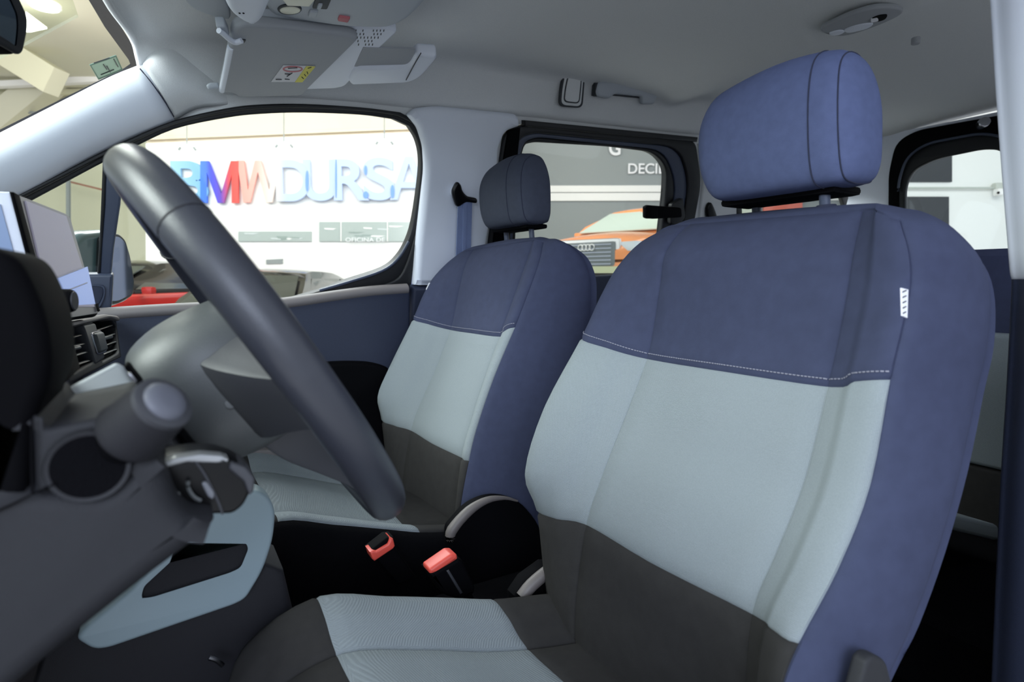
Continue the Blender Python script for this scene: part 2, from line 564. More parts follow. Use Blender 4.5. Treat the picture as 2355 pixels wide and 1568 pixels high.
# black seal around the front passenger window: two stepped rings
wn = empty('window_1', SIDE.hit(600, 690)); struct(wn)
plate('window_frame', SIDE, [SIDE.px([tuple(p) for p in LAo]), SIDE.px([tuple(p) for p in LA])], .03, M['rubber'], wn, bevel=.004, off=.004)
plate('seal', SIDE, [SIDE.px([tuple(p) for p in LAo]), SIDE.px([tuple(p) for p in LAm])], .02, M['rubber'], wn, bevel=.006, res=3, off=.012)
plate('pane', SIDE, [SIDE.px([tuple(p) for p in LAm])], .004, M['glass'], wn, off=-.02)
plate('divider_bar', SIDE, [SIDE.px([(243, 362), (287, 342), (277, 470), (262, 570), (256, 632), (228, 632), (232, 560), (239, 470)])], .022, M['frame'], wn, bevel=.005, off=.006)
plate('divider_seal', SIDE, [SIDE.px([(237, 372), (245, 368), (242, 470), (235, 560), (231, 632), (224, 632), (229, 560), (233, 470)])], .02, M['rubber'], wn, bevel=.003, off=.010)
plate('corner_panel', SIDE, [SIDE.px(spl([(735, 672), (800, 652), (880, 624), (915, 596), (936, 560)], 4) + [Vector((950, 560)), Vector((950, 700)), Vector((735, 700))])], .012, M['doorp'], wn, off=.003)
sl = spl([(735, 668), (800, 649), (878, 623), (915, 595), (940, 555)], 5)
tube('seal_lip', [SIDE.off(.012).hit(*p) for p in sl], .004, M['frame'], wn, n=1, seg=8)
sp = empty('tweeter_panel', SIDE.hit(230, 700), 'dark triangular tweeter cover in the passenger door window corner', 'speaker')
plate('cover', SIDE, [SIDE.px(round2([(196, 626), (262, 626), (258, 700), (240, 735), (205, 735)], [4, 6, 8, 8, 4]))], .03, M['frame'], sp, bevel=.006, off=.022)
plate('grille', SIDE, [SIDE.px(round2([(205, 650), (240, 652), (240, 672), (228, 697), (212, 700)], 10))], .006, M['doorp'], sp, bevel=.002, off=.026)
plate('grille_rim', SIDE, [SIDE.px(round2([(201, 647), (243, 649), (243, 674), (230, 702), (208, 705)], 10)), SIDE.px(round2([(205, 650), (240, 652), (240, 672), (228, 697), (212, 700)], 10))], .006, M['frame'], sp, off=.028)

# middle pillar on the passenger side
BP = SIDE.off(.04)
up_ = round2([(942, 264), (958, 249), (1005, 243), (1195, 262), (1199, 290), (1165, 302), (1150, 340), (1146, 400), (1128, 520), (1105, 660), (955, 658), (963, 560), (976, 450), (983, 390), (980, 335), (966, 292)], [4, 14, 30, 16, 4, 14, 14, 20, 20, 2, 2, 20, 20, 20, 14, 10])
struct(plate('trim_4', BP, [BP.px([tuple(p) for p in up_])], .045, M['trim'], bevel=.018, res=4, off=.0, ang=60))
struct(plate('trim_5', BP, [BP.px([(950, 660), (1105, 660), (1090, 900), (1060, 1200), (900, 1200), (930, 900)])], .045, M['doorp'], bevel=.012, res=3, off=.0))
struct(plate('trim_6', SIDE, [SIDE.px(round2([(967, 300), (982, 330), (988, 380), (975, 480), (966, 560), (958, 665), (940, 665), (952, 560), (964, 470), (976, 380), (972, 330)], 6))], .012, mat('painted_door_edge', (190, 200, 235), .25, coat=.5), bevel=.004, off=.012))

# sliding door window, passenger side
wn = empty('window_2', SIDE.hit(1350, 630)); struct(wn)
G0 = round2([(1100, 720), (1143, 400), (1158, 303), (1200, 285), (1597, 322), (1611, 420), (1585, 560), (1560, 720)], [0, 10, 50, 30, 20, 30, 30, 0])
G1 = round2([(1165, 700), (1178, 400), (1192, 318), (1225, 305), (1560, 338), (1582, 420), (1562, 560), (1540, 700)], [0, 10, 50, 30, 60, 30, 30, 0])
G2 = round2([(1175, 690), (1184, 400), (1205, 326), (1235, 315), (1530, 345), (1556, 420), (1540, 560), (1522, 690)], [0, 10, 40, 20, 55, 30, 30, 0])
G3 = round2([(1186, 632), (1193, 360), (1200, 336), (1228, 327), (1400, 337), (1505, 350), (1536, 385), (1534, 440), (1520, 560), (1508, 632)], [0, 6, 25, 16, 30, 40, 50, 30, 30, 0])
q = lambda L: SIDE.px([tuple(p) for p in L])
plate('outer_seal', SIDE, [q(G0), q(G1)], .03, M['rubber'], wn, bevel=.006, off=.008)
plate('door_frame', SIDE, [q(G1), q(G2)], .02, M['frame'], wn, bevel=.003, off=.0)
plate('inner_seal', SIDE, [q(G2), q(G3)], .03, M['rubber'], wn, bevel=.006, off=-.004)
plate('pane', SIDE, [q(G3)], .004, M['glass'], wn, off=-.022)
plate('roof_track', SIDE, [q([(1200, 276), (1596, 315), (1594, 326), (1200, 290)])], .03, M['rubber'], wn, bevel=.004, off=.02)
plate('front_upright', SIDE, [q([(1164, 300), (1192, 292), (1180, 420), (1158, 640), (1120, 640), (1148, 400)])], .016, M['black'], wn, bevel=.003, off=.014)
cat_ = empty('window_latch', SIDE.hit(1540, 490), 'black sliding window latch on the rear edge of the passenger sliding door window', 'latch')
L1 = SIDE.off(.03)
plate('lever', L1, [L1.px(round2([(1485, 476), (1490, 472), (1568, 478), (1570, 500), (1500, 504), (1485, 500)], 5))], .016, M['black'], cat_, bevel=.005, off=0)
plate('base', L1, [L1.px(round2([(1548, 470), (1575, 455), (1580, 500), (1566, 520), (1545, 516)], 6))], .02, M['rubber'], cat_, bevel=.004, off=-.006)
plate('tip', L1, [L1.px(round2([(1484, 474), (1513, 474), (1513, 503), (1484, 503)], 5))], .02, M['black'], cat_, bevel=.006, off=.003)

# side window behind the sliding door
wn = empty('window_3', SIDE.hit(1800, 600)); struct(wn)
plate('frame', SIDE, [LQ, SIDE.px(round2([(1712, 640), (1704, 446), (1750, 412), (1918, 412), (1944, 484), (1935, 640)], 22))], .02, M['rubber'], wn, bevel=.004, off=.004)
plate('pane', SIDE, [LQ], .004, M['glass'], wn, off=-.012)
struct(plate('trim_7', SIDE, [SIDE.px([(1604, 330), (1690, 300), (1690, 700), (1570, 700), (1600, 540), (1614, 420)])], .03, M['liner'], bevel=.008, off=.012))

# back wall with the rear door window
TX = XP(-2.55)
wo = round2([(2044, 620), (2046, 400), (2062, 328), (2110, 300), (2320, 262), (2600, 230), (2700, 620)], [0, 20, 40, 40, 20, 40, 0])
wi = round2([(2084, 574), (2084, 430), (2100, 392), (2150, 366), (2262, 343), (2305, 345), (2330, 385), (2333, 574)], [0, 20, 30, 30, 30, 30, 30, 0])
struct(plate('wall_back', TX, [[(-.64, .05), (.64, .05), (.68, .95), (.56, 1.49), (-.56, 1.49), (-.68, .95)], TX.px([tuple(p) for p in wo])], .02, M['trim'], off=0))
wn = empty('window_4', TX.hit(2200, 574)); struct(wn)
wm = round2([(2064, 620), (2066, 420), (2084, 362), (2130, 330), (2262, 305), (2330, 322), (2352, 385), (2356, 620)], [0, 20, 40, 40, 30, 40, 40, 0])
plate('door_frame', TX, [TX.px([tuple(p) for p in wo]), TX.px([tuple(p) for p in wm])], .03, M['black'], wn, bevel=.006, off=.012)
plate('seal', TX, [TX.px([tuple(p) for p in wm]), TX.px([tuple(p) for p in wi])], .02, M['rubber'], wn, bevel=.006, off=.008)
tube('seal_bead', [TX.off(.018).hit(*p) for p in wm[1:-1]], .005, M['frame'], wn, n=1, seg=8)
plate('pane', TX, [TX.px([tuple(p) for p in wi])], .004, M['glass'], wn, off=-.01)
t = empty('rear_door_stay', TX.hit(2320, 300), 'black rear door stay bracket at the top of the rear window', 'bracket')
TB = TX.off(.05)
plate('bracket', TB, [TB.px(round2([(2308, 270), (2335, 262), (2338, 350), (2318, 345), (2306, 320)], 4))], .03, M['black'], t, bevel=.004)
cyl('bolt', TB.hit(2316, 335), TB.off(.012).hit(2316, 335), .006, M['chrome'], t)
t = cyl('rear_door_latch', TX.off(.02).hit(2256, 288), TX.off(.05).hit(2266, 280), .018, M['chrome'], seg=16, bevel=.004)
tag(t, 'small shiny latch catching light above the rear window', 'latch')

# driver side wall behind the door opening, and the pillar next to the photographer
YL = Frame((0, .76, .0), (1, 0, 0), (0, -.06, 1))
struct(plate('wall_left', YL, [[(-2.62, .1), (-.80, .1), (-.80, 1.42), (-2.62, 1.50)], round2([(-2.3, .95), (-1.0, .95), (-1.0, 1.32), (-2.3, 1.34)], .06)], .02, M['liner']))
def pillar(nm, cols, mt):
    rows = []
    for px, py, in cols:
        a = P(px, py, y=.585)
        z, X = a.z, a.x
        ring = [(X, .587), (X + .012, .61), (X + .012, .66), (X - .03, .71), (X - .15, .72), (X - .17, .60), (X - .09, .572), (X - .012, .577)]
        rows.append([Vector((x, y, z)) for x, y in ring])
    return struct(grid(nm, rows, mt, nu=4, nv=3, close_u=True, capends=True, ang=60))
pillar('trim_8', [(2262, -420), (2276, -200), (2290, 0), (2302, 200), (2316, 400), (2330, 575), (2334, 625), (2338, 642)], M['trim'])
pillar('trim_9', [(2338, 642), (2336, 700), (2325, 900), (2312, 1100), (2302, 1300), (2293, 1500), (2285, 1700)], M['doorp'])

# floor and bulkhead
struct(box('wall_front', (.98, 0, .45), (.05, 1.46, .86), M['carpet']))
struct(box('floor', (-.8, 0, .03), (3.6, 1.92, .04), M['carpet']))

# windscreen
hx0, hx1 = Vector((.135, 0, 1.405)), Vector((.78, 0, .92))
WS = Frame(hx0, (0, 1, 0), hx0 - hx1)
if WS.n.x > 0: WS = Frame(hx0, (0, -1, 0), hx0 - hx1)
wn = empty('window_5', (.6, -.1, 1.05)); struct(wn)
plate('pane', WS, [[(-.72, -.80), (.72, -.80), (.61, .02), (-.61, .02)]], .005, M['wglass'], wn)
# printed black band along the glass edge, against the pillar and the header
bo = [(205, -60), (240, 0), (290, 80), (333, 148), (310, 165), (150, 236), (0, 312), (-200, 412), (-200, 402), (0, 303), (150, 228), (288, 160), (302, 150), (298, 140), (244, 66), (205, 0), (175, -60)]
plate('black_border', WS.off(.004), [WS.off(.004).px(bo)], .004, M['rubber'], wn)
stk = empty('windscreen_sticker', WS.hit(245, 155), 'small pale green inspection sticker in the windscreen corner', 'sticker')
WK = WS.off(.006)
plate('sheet', WK, [WK.px([(206, 149), (267, 127), (282, 160), (226, 183)])], .001, M['green'], stk)
plate('border_print', WK, [WK.px([(206, 149), (267, 127), (282, 160), (226, 183)]), WK.px([(209, 150), (266, 130), (279, 159), (227, 180)])], .001, mat('dark_green_print', (88, 122, 104), .6), stk, off=.001)
for k, (a, b, c, e) in enumerate([(216, 145, 252, 133), (238, 148, 246, 160), (246, 152, 254, 166), (262, 136, 272, 154), (232, 172, 262, 160)]):
    tube('print_mark', [WK.off(.0012).hit(a, b), WK.off(.0012).hit(c, e)], .0011, M['ink'], stk, n=1, seg=5)
#==ROOF==
# ------------------------------------------------------------------ passenger door panel
D1 = YP(-.685)
dr = empty('door_1', (.0, -.7, .5)); struct(dr)
qd = lambda L, f=D1: f.px([tuple(p) for p in L])
plate('upper_panel', D1, [qd([(-900, 840), (-250, 770), (250, 722), (650, 700), (800, 672), (900, 660), (938, 660), (945, 672), (945, 1200), (-900, 1200)])], .03, M['doorp'], dr, bevel=.01)
sillp = [(-900, 838), (-500, 795), (-250, 768), (100, 735), (250, 722), (400, 712), (600, 702), (680, 694), (760, 682), (850, 670), (935, 664)]
tube('sill_cap', [D1.off(-.012).hit(*p) for p in sillp], .020, M['sill'], dr, n=3, seg=14, flat=.75)
D2 = YP(-.65)
plate('pocket_panel', D2, [qd(round2([(500, 850), (700, 838), (800, 832), (860, 834), (905, 848), (885, 940), (900, 1200), (420, 1200)], [10, 10, 40, 30, 40, 20, 0, 0]), D2)], .05, M['black'], dr, bevel=.012, res=3)
D3 = YP(-.60)
plate('armrest', D3, [qd(round2([(480, 1062), (700, 1052), (820, 1052), (860, 1120), (860, 1200), (460, 1200)], 14), D3)], .09, M['dash'], dr, bevel=.014, res=3)
plate('armrest_top', D3, [qd(round2([(560, 1036), (690, 1032), (790, 1030), (795, 1050), (560, 1056)], 5), D3)], .085, M['sill'], dr, bevel=.006, res=3, off=.003)
plate('sill_light_strip', D2, [qd(round2([(640, 1012), (760, 1000), (770, 1028), (650, 1034)], 5), D2)], .06, M['trim'], dr, bevel=.006, res=3, off=.01)  # added bright strip standing for light reflecting at the door sill
struct(plate('trim_10', YP(-.69), [YP(-.69).px([(940, 930), (1800, 720), (2300, 640), (2300, 1100), (1500, 1300), (900, 1300)])], .02, M['doorp'], off=-.01))
SL = YP(-.70)
struct(plate('trim_11', SL, [SL.px([(1090, 645), (1300, 637), (1420, 631), (1640, 622), (1990, 590), (1990, 1000), (1090, 1100)])], .03, M['doorp'], bevel=.01, off=.0))


# ------------------------------------------------------------------ seats
TS = [0, .05, .27, .5, .73, .95]


def surf(ctrl, cu):
    """fine points of a control net; cu: closed across columns"""
    nr, nc = len(ctrl), len(ctrl[0])
    def rowpts(r):
        out = []
        for c in range(nc if cu else nc - 1):
            g = (lambda k: r[k % nc]) if cu else (lambda k: r[k] if 0 <= k < nc else (r[0] * 2 - r[1] if k < 0 else r[-1] * 2 - r[-2]))
            for t in TS: out.append(cr(g(c - 1), g(c), g(c + 1), g(c + 2), t))
        out.append(r[0].copy() if cu else r[-1].copy())
        return out
    A = [rowpts(r) for r in ctrl]
    n = len(A[0])
    B = []
    for i in range(nr - 1):
        g = lambda k: A[k] if 0 <= k < nr else None
        for t in TS:
            row = []
            for j in range(n):
                p1, p2 = A[i][j], A[i + 1][j]
                p0 = A[i - 1][j] if i > 0 else p1 * 2 - p2
                p3 = A[i + 2][j] if i + 2 < nr else p2 * 2 - p1
                row.append(cr(p0, p1, p2, p3, t))
            B.append(row)
    B.append([p.copy() for p in A[-1]])
    return B


def normals(B, sign=1):
    N = []
    for i in range(len(B)):
        row = []
        for j in range(len(B[0])):
            a = B[min(i + 1, len(B) - 1)][j] - B[max(i - 1, 0)][j]
            b = B[i][min(j + 1, len(B[0]) - 1)] - B[i][max(j - 1, 0)]
            v = a.cross(b)
            row.append(v.normalized() * sign if v.length > 1e-9 else Vector((0, 0, 1)))
        N.append(row)
    return N


def patch(name, B, r0, r1, c0, c1, mt, parent, cap=None):
    K = len(TS)
    rr = range(r0 * K, r1 * K + 1)
    cc = range(c0 * K, c1 * K + 1)
    V, n = [], len(cc)
    for i in rr:
        for j in cc: V.append(B[i][j])
    Fs = [(a * n + b, a * n + b + 1, (a + 1) * n + b + 1, (a + 1) * n + b) for a in range(len(rr) - 1) for b in range(n - 1)]
    if cap == 'top': Fs.append(tuple((len(rr) - 1) * n + b for b in range(n - 1)))
    if cap == 'both':
        Fs.append(tuple((len(rr) - 1) * n + b for b in range(n - 1)))
        Fs.append(tuple(range(n - 1)))
    return mesh(name, V, Fs, mt, parent, True, 60)


def backrest(seat, CP, crown, mats, depth=.02):
    """CP: 5 columns of ten (px,py,y): far crest, left seam, right seam, near crest, near silhouette"""
    far, ls, rs, nc, sil = [[P(a, b, y=c) for a, b, c in col] for col in CP]
    rows = []
    for i in range(10):
        f, l, r, c, s_ = far[i], ls[i], rs[i], nc[i], sil[i]
        mid = (l + r) / 2 + Vector((.006 if 2 <= i <= 7 else .004, 0, .0))
        fm = (f + l) / 2 + Vector((.012, 0, 0))
        nm = (r + c) / 2 + Vector((.008, 0, .003))
        sm = (c + s_) / 2 + Vector((.004, .012, .003))
        bx = s_.x - depth - (0 if i < 8 else -.0)
        k = 1 if i < 8 else (.75 if i == 8 else .5)
        bn = Vector((s_.x - depth * k, s_.y - .05, s_.z))
        bf = Vector((f.x + (bx - f.x) * (k if i < 9 else .6), f.y + .03, f.z))
        rows.append([bf, f, fm, l, mid, r, nm, c, sm, s_, bn])
    cp = [P(a, b, y=c) for a, b, c in crown]        # far, l, mid, r, near crest, sil
    f, l, m_, r, c, s_ = cp
    r10 = [f + Vector((-.035, .02, -.012)), f, (f + l) / 2 + Vector((0, 0, .002)), l, m_, r, (r + c) / 2 + Vector((0, 0, .002)), c, (c + s_) / 2 + Vector((0, .003, .003)), s_, s_ + Vector((-.02, -.05, -.004))]
    rows.append(r10)
    rows.append([p + Vector((-.03, 0, -.012)) for p in r10])
    rows[-1][0] = r10[0] + Vector((-.012, .02, -.01)); rows[-1][10] = r10[10] + Vector((-.012, -.02, -.006))
    B = surf(rows, True)
    N = normals(B, 1)
    if (N[len(B) // 3][4 * len(TS)].x) < 0: N = [[-v for v in r_] for r_ in N]
    K = len(TS)
    seams_c = {3 * K, 5 * K}
    seams_r = {2 * K, 5 * K}
    for i in range(len(B)):
        for j in range(1 * K, 7 * K + 1):
            dpt = 0
            if j in seams_c and i <= 9 * K: dpt = .0032
            if i in seams_r: dpt = max(dpt, .003)
            if j == 7 * K and 0 < i < 9 * K: dpt = max(dpt, .002)
            if i == 9 * K and 1 * K < j < 7 * K: dpt = max(dpt, .0025)
            if dpt: B[i][j] = B[i][j] - N[i][j] * dpt
    nv, lt, ch = mats
    patch('side_cover', B, 0, 11, 7, 11, nv, seat)
    patch('far_side_cover', B, 0, 11, 0, 1, nv, seat)
    for c0, c1, nm in ((1, 3, 'bolster'), (3, 5, 'centre_panel'), (5, 7, 'bolster')):
        lab = 'outer ' if 0 else ''
        o1 = patch(nm, B, 2, 5, c0, c1, lt, seat); o1['label'] = 'light grey woven panel of the backrest'
        o2 = patch(nm, B, 5, 9, c0, c1, nv, seat); o2['label'] = 'dark blue upper panel of the backrest'
        o3 = patch(nm, B, 0, 2, c0, c1, ch, seat); o3['label'] = 'charcoal lower panel of the backrest'
    patch('top_gusset', B, 9, 11, 1, 7, nv, seat)
    # underside closing of the top
    last = B[-1]
    mesh('top_cover', list(last), [tuple(range(len(last) - 1))], nv, seat)
    mesh('base_cover', list(B[0]), [tuple(range(len(last) - 1))], nv, seat)
    # stitched line above the light panels
    V, Fs = [], []
    i0 = 5 * K + 1
    line = [B[i0][j] * .72 + B[i0 + 1][j] * .28 + N[i0][j] * .001 for j in range(K + 1, 7 * K)]
    nn = N[i0][K + 2]
    tot, prev = 0.0, -1
    for a, b in zip(line, line[1:]):
        L = (b - a).length
        if L < 1e-7: continue
        d = (b - a) / L
        w = d.cross(Vector((1, 0, 0))).normalized() * .0007
        m = max(1, int(L / .0045 + .5))
        for k_ in range(m):
            p, q_ = a + d * (L * k_ / m), a + d * (L * (k_ + .68) / m)
            k = len(V)
            V += [p - w, p + w, q_ + w, q_ - w, p + nn * .0008, q_ + nn * .0008]
            Fs += [(k, k + 4, k + 5, k + 3), (k + 1, k + 2, k + 5, k + 4), (k, k + 1, k + 4), (k + 3, k + 5, k + 2)]
    st = mesh('stitching', V, Fs, M['stitch'], seat, False)
    st['kind'] = 'stuff'
    return B, N


def cushion(seat, cy, prof, mats, dx=0, dz=0, dark_front=3, dark_rear=7):
    """prof rows front to rear: (x, z_seam, z_crest, skirt drop)"""
    nv, lt, ch = mats
    rows = []
    for x, zs, zc, h in prof:
        x += dx; zs += dz; zc += dz
        w = 0 if x < -.05 else (.03 if x > -.03 else .012)
        row = [(-.235, zc - .20 if h else zs - .1), (-.262 + w, zc - .055), (-.228 + w, zc), (-.18, (zs + zc) / 2 + .008), (-.125, zs), (0, zs + .006), (.14, zs), (.19, (zs + zc) / 2 + .008), (.232 - w, zc), (.262 - w, zc - .055), (.235, zc - .20 if h else zs - .1)]
        rows.append([Vector((x - (.02 * abs(y) / .25 if x > -.06 else 0), cy + y, z)) for y, z in row])
    B = surf(rows, False)
    N = normals(B, 1)
    if N[len(B) // 2][5 * len(TS)].z < 0: N = [[-v for v in r_] for r_ in N]
    K = len(TS)
    for i in range(len(B)):
        for j in range(2 * K, 8 * K + 1):
            dpt = 0
            if j in (4 * K, 6 * K): dpt = .004
            if i in (dark_front * K, dark_rear * K): dpt = max(dpt, .002)
            if j in (2 * K, 8 * K): dpt = max(dpt, .002)
            if dpt: B[i][j] = B[i][j] - N[i][j] * dpt
    n = len(prof) - 1
    for c0, c1, nm in ((2, 4, 'seat_bolster'), (4, 6, 'seat_centre'), (6, 8, 'seat_bolster')):
        o1 = patch(nm, B, dark_front, dark_rear, c0, c1, lt, seat); o1['label'] = 'light grey woven panel of the seat cushion'
        o2 = patch(nm, B, 0, dark_front, c0, c1, ch, seat); o2['label'] = 'charcoal front panel of the seat cushion'
        o3 = patch(nm, B, dark_rear, n, c0, c1, ch, seat); o3['label'] = 'charcoal rear panel of the seat cushion'
    patch('seat_side', B, 0, n, 0, 2, M['carpet'], seat)
    patch('seat_side', B, 0, n, 8, 10, M['carpet'], seat)
    return B


def headrest(seat, secs, mt, seams, piping):
    """secs: (y, shrink, dx, dz) lofted along the seat's width; profile in x,z around its own centre"""
    base = [(.046, -.070), (.056, -.03), (.056, .03), (.040, .070), (.010, .088), (-.018, .078), (-.030, .03), (-.030, -.04), (-.026, -.068), (-.014, -.077), (.022, -.079)]
    h = empty('tmp', seat.location) if 0 else None
    hr = None
    rows = []
    cy = (secs[0][0] + secs[-1][0]) / 2
    for y, k, dx, dz, kz in secs:
        rw = []
        for x, z in base:
            f_ = (z * kz + .080) / .170
            if y < cy: w_ = 1 - .20 * max(0, 1 - f_ / .5) ** 1.6 - .12 * max(0, (f_ - .55) / .45) ** 1.6
            else: w_ = .93 - .08 * f_ - .10 * max(0, (f_ - .5) / .5) ** 2
            rw.append(Vector((dx + x * k, cy + (y - cy) * w_, dz + z * kz)))
        rows.append(rw)
    hr = grid('headrest', rows, mt, seat, nu=5, nv=5, close_u=True, capends=True, ang=70)
    for a, b in seams:
        t = b
        r0, r1 = rows[a], rows[a + 1]
        pts = []
        c = sum(r0, Vector()) / len(r0)
        for p0, p1, pa, pb in zip(r0, r1, rows[max(a - 1, 0)], rows[min(a + 2, len(rows) - 1)]):
            p = cr(pa, p0, p1, pb, t)
            pts.append(p)
        cc = sum(pts, Vector()) / len(pts)
        pts = [cc + (p - cc) * 1.004 for p in pts]
        tube('piping', pts, .0009, piping, hr, closed=True, n=5, seg=6)
    return hr, rows


nm3 = (M['navy'], M['light'], M['char'])
# --- driver seat
ds = empty('car_seat', (-.35, .36, .06), 'large front seat nearest the camera, empty, with a blue-grey headrest and light grey panels', 'seat', 'front seats')
CPD = [
    [(1290, 1560, .1), (1258, 1340, .1), (1240, 1175, .1), (1212, 1085, .1), (1254, 938, .1), (1340, 775, .1), (1385, 678, .105), (1425, 612, .115), (1478, 555, .125), (1545, 522, .145)],
    [(1322, 1568, .23), (1320, 1400, .23), (1345, 1207, .23), (1385, 1085, .23), (1432, 965, .23), (1485, 824, .23), (1503, 735, .23), (1516, 650, .23), (1530, 575, .23), (1585, 514, .215)],
    [(1712, 1830, .51), (1708, 1640, .51), (1725, 1412, .51), (1785, 1262, .51), (1848, 1100, .51), (1900, 888, .51), (1926, 770, .51), (1945, 670, .51), (1960, 575, .505), (1982, 482, .495)],
    [(1700, 1900, .58), (1790, 1600, .58), (1838, 1478, .58), (1932, 1300, .58), (2004, 1110, .58), (2050, 873, .58), (2080, 745, .58), (2097, 650, .575), (2092, 575, .57), (2072, 505, .55)],
    [(1985, 1700, .6), (2040, 1560, .61), (2090, 1450, .61), (2152, 1280, .61), (2205, 1090, .61), (2246, 900, .6), (2270, 790, .6), (2276, 680, .59), (2256, 602, .585), (2200, 540, .57)]]
crD = [(1595, 506, .18), (1650, 497, .23), (1820, 480, .36), (1990, 470, .475), (2080, 479, .52), (2150, 509, .545)]
BD, ND = backrest(ds, CPD, crD, nm3)
PROF = [(-.005, .33, .32, 1), (-.015, .40, .40, 1), (-.06, .455, .462, 1), (-.145, .484, .500, 1), (-.24, .458, .474, 1), (-.33, .425, .446, 1), (-.40, .405, .424, 1), (-.47, .390, .41, 1), (-.58, .37, .39, 1)]
cushion(ds, .36, PROF, nm3, dark_front=3, dark_rear=6)
hx, hz = -.725, 1.090
hr, hrows = headrest(ds, [(.232, .25, hx - .012, hz - .005, .35), (.236, .55, hx - .008, hz - .002, .68), (.248, .82, hx - .004, hz, .88), (.275, .97, hx, hz, .97), (.36, 1.03, hx + .004, hz + .003, 1.02), (.44, 1, hx, hz + .002, 1.0), (.470, .88, hx - .004, hz, .93), (.482, .6, hx - .008, hz - .002, .72), (.486, .25, hx - .012, hz - .005, .35)], M['head'], [(4, .95), (6, .0)], M['seam'])
box('headrest_base', (hx - .006, .36, hz - .078), (.060, .17, .012), M['black'], ds, bevel=.008)
for px, py, y in ((1745, 500, .30), (1902, 478, .425)):
    b = P(px, py, y=y)
    cyl('headrest_post', b + Vector((.0, 0, -.03)), b + Vector((.014, 0, .07)), .0065, M['frame'], ds, seg=14)
    cyl('post_sleeve', b + Vector((.0, 0, -.02)), b + Vector((.002, 0, .004)), .012, M['seam'], ds, seg=16, bevel=.003)
t = [P(2070, 662, y=.592), P(2085, 666, y=.592), P(2083, 731, y=.590), P(2072, 726, y=.590)]
o = mesh('side_tag', [p + Vector((.0, 0, 0)) for p in t] + [p + Vector((-.001, .001, 0)) for p in t], [(0, 1, 2, 3), (7, 6, 5, 4), (0, 4, 5, 1), (1, 5, 6, 2), (2, 6, 7, 3), (3, 7, 4, 0)], M['white'], ds, False)
o['label'] = 'small white cloth tag with grey print'
for k in range(5):
    a = t[0].lerp(t[3], .12 + k * .19); b = t[1].lerp(t[2], .16 + k * .19)
    tube('tag_print', [a.lerp(b, .25) + Vector((0.001, .001, 0)), a.lerp(b, .8) + Vector((.001, .001, .003))], .0007, M['ink'], o, n=1, seg=5)

# --- passenger seat
ps = empty('car_seat', (-.37, -.39, .06), 'smaller-looking front passenger seat beyond the steering wheel, with grey headrest', 'seat', 'front seats')
CPP = [
    [(915, 1290, -.64), (903, 1110, -.64), (888, 966, -.64), (878, 910, -.64), (903, 845, -.64), (957, 732, -.64), (978, 682, -.64), (1000, 642, -.64), (1032, 605, -.635), (1065, 580, -.62)],
    [(935, 1290, -.51), (924, 1120, -.51), (943, 990, -.51), (968, 918, -.51), (1000, 848, -.51), (1034, 758, -.51), (1047, 700, -.51), (1057, 650, -.51), (1070, 605, -.515), (1090, 572, -.53)],
    [(1052, 1340, -.25), (1053, 1185, -.25), (1060, 1053, -.25), (1086, 960, -.25), (1113, 870, -.25), (1147, 773, -.25), (1172, 705, -.25), (1195, 640, -.25), (1213, 590, -.255), (1225, 553, -.26)],
    [(1048, 1300, -.19), (1058, 1170, -.19), (1078, 1060, -.19), (1096, 985, -.19), (1135, 870, -.19), (1184, 752, -.19), (1208, 690, -.19), (1232, 625, -.19), (1243, 588, -.2), (1250, 556, -.22)],
    [(1212, 1290, -.13), (1235, 1170, -.13), (1262, 1060, -.13), (1290, 970, -.13), (1320, 880, -.13), (1350, 760, -.13), (1358, 690, -.13), (1356, 635, -.135), (1340, 592, -.15), (1308, 563, -.17)]]
crP = [(1085, 573, -.6), (1112, 563, -.53), (1170, 551, -.39), (1235, 546, -.28), (1265, 549, -.24), (1292, 557, -.2)]
BP_, NP_ = backrest(ps, CPP, crP, nm3)
cushion(ps, -.39, PROF, nm3, dx=0, dz=-.005, dark_front=3, dark_rear=6)
px_, pz_ = -.755, 1.107
headrest(ps, [(-.518, .25, px_ - .012, pz_ - .005, .35), (-.514, .55, px_ - .008, pz_ - .002, .68), (-.502, .82, px_ - .004, pz_, .88), (-.475, .97, px_, pz_, .97), (-.39, 1.03, px_ + .004, pz_ + .003, 1.02), (-.31, 1, px_, pz_ + .002, 1.0), (-.280, .88, px_ - .004, pz_, .93), (-.268, .6, px_ - .008, pz_ - .002, .72), (-.264, .25, px_ - .012, pz_ - .005, .35)], M['headg'], [(4, .7), (6, .0)], M['seam'])
box('headrest_base', (px_ - .006, -.39, pz_ - .078), (.060, .17, .012), M['black'], ps, bevel=.008)
for y in (-.45, -.33):
    cyl('headrest_post', (px_ - .01, y, .97), (px_ - .005, y, pz_ - .08), .0065, M['frame'], ps, seg=14)

# hinge covers at the seat sides
HN = YP(-.115)
plate('hinge_cover', HN, [HN.px(round2([(1032, 1250), (1034, 1215), (1080, 1162), (1135, 1140), (1195, 1150), (1250, 1215), (1262, 1400), (1060, 1400)], [6, 10, 30, 30, 30, 40, 0, 0]))], .03, M['black'], ps, bevel=.008, res=3)
tube('hinge_rim', [HN.off(-.002).hit(*p) for p in [(1036, 1243), (1040, 1218), (1078, 1175), (1120, 1150), (1160, 1145), (1190, 1152)]], .0105, M['recl'], ps, n=4, seg=10, radii=[.009, .011, .010, .007, .004, .002])
HN = YP(.105)
plate('hinge_cover', HN, [HN.px([(1185, 1372), (1210, 1335), (1258, 1300), (1300, 1300), (1300, 1420), (1190, 1420)])], .03, M['black'], ds, bevel=.006)
tube('hinge_rim', [HN.off(.004).hit(*p) for p in [(1200, 1373), (1222, 1345), (1262, 1312), (1300, 1290)]], .011, M['recl'], ds, n=3, seg=10)
HN = YP(.625)
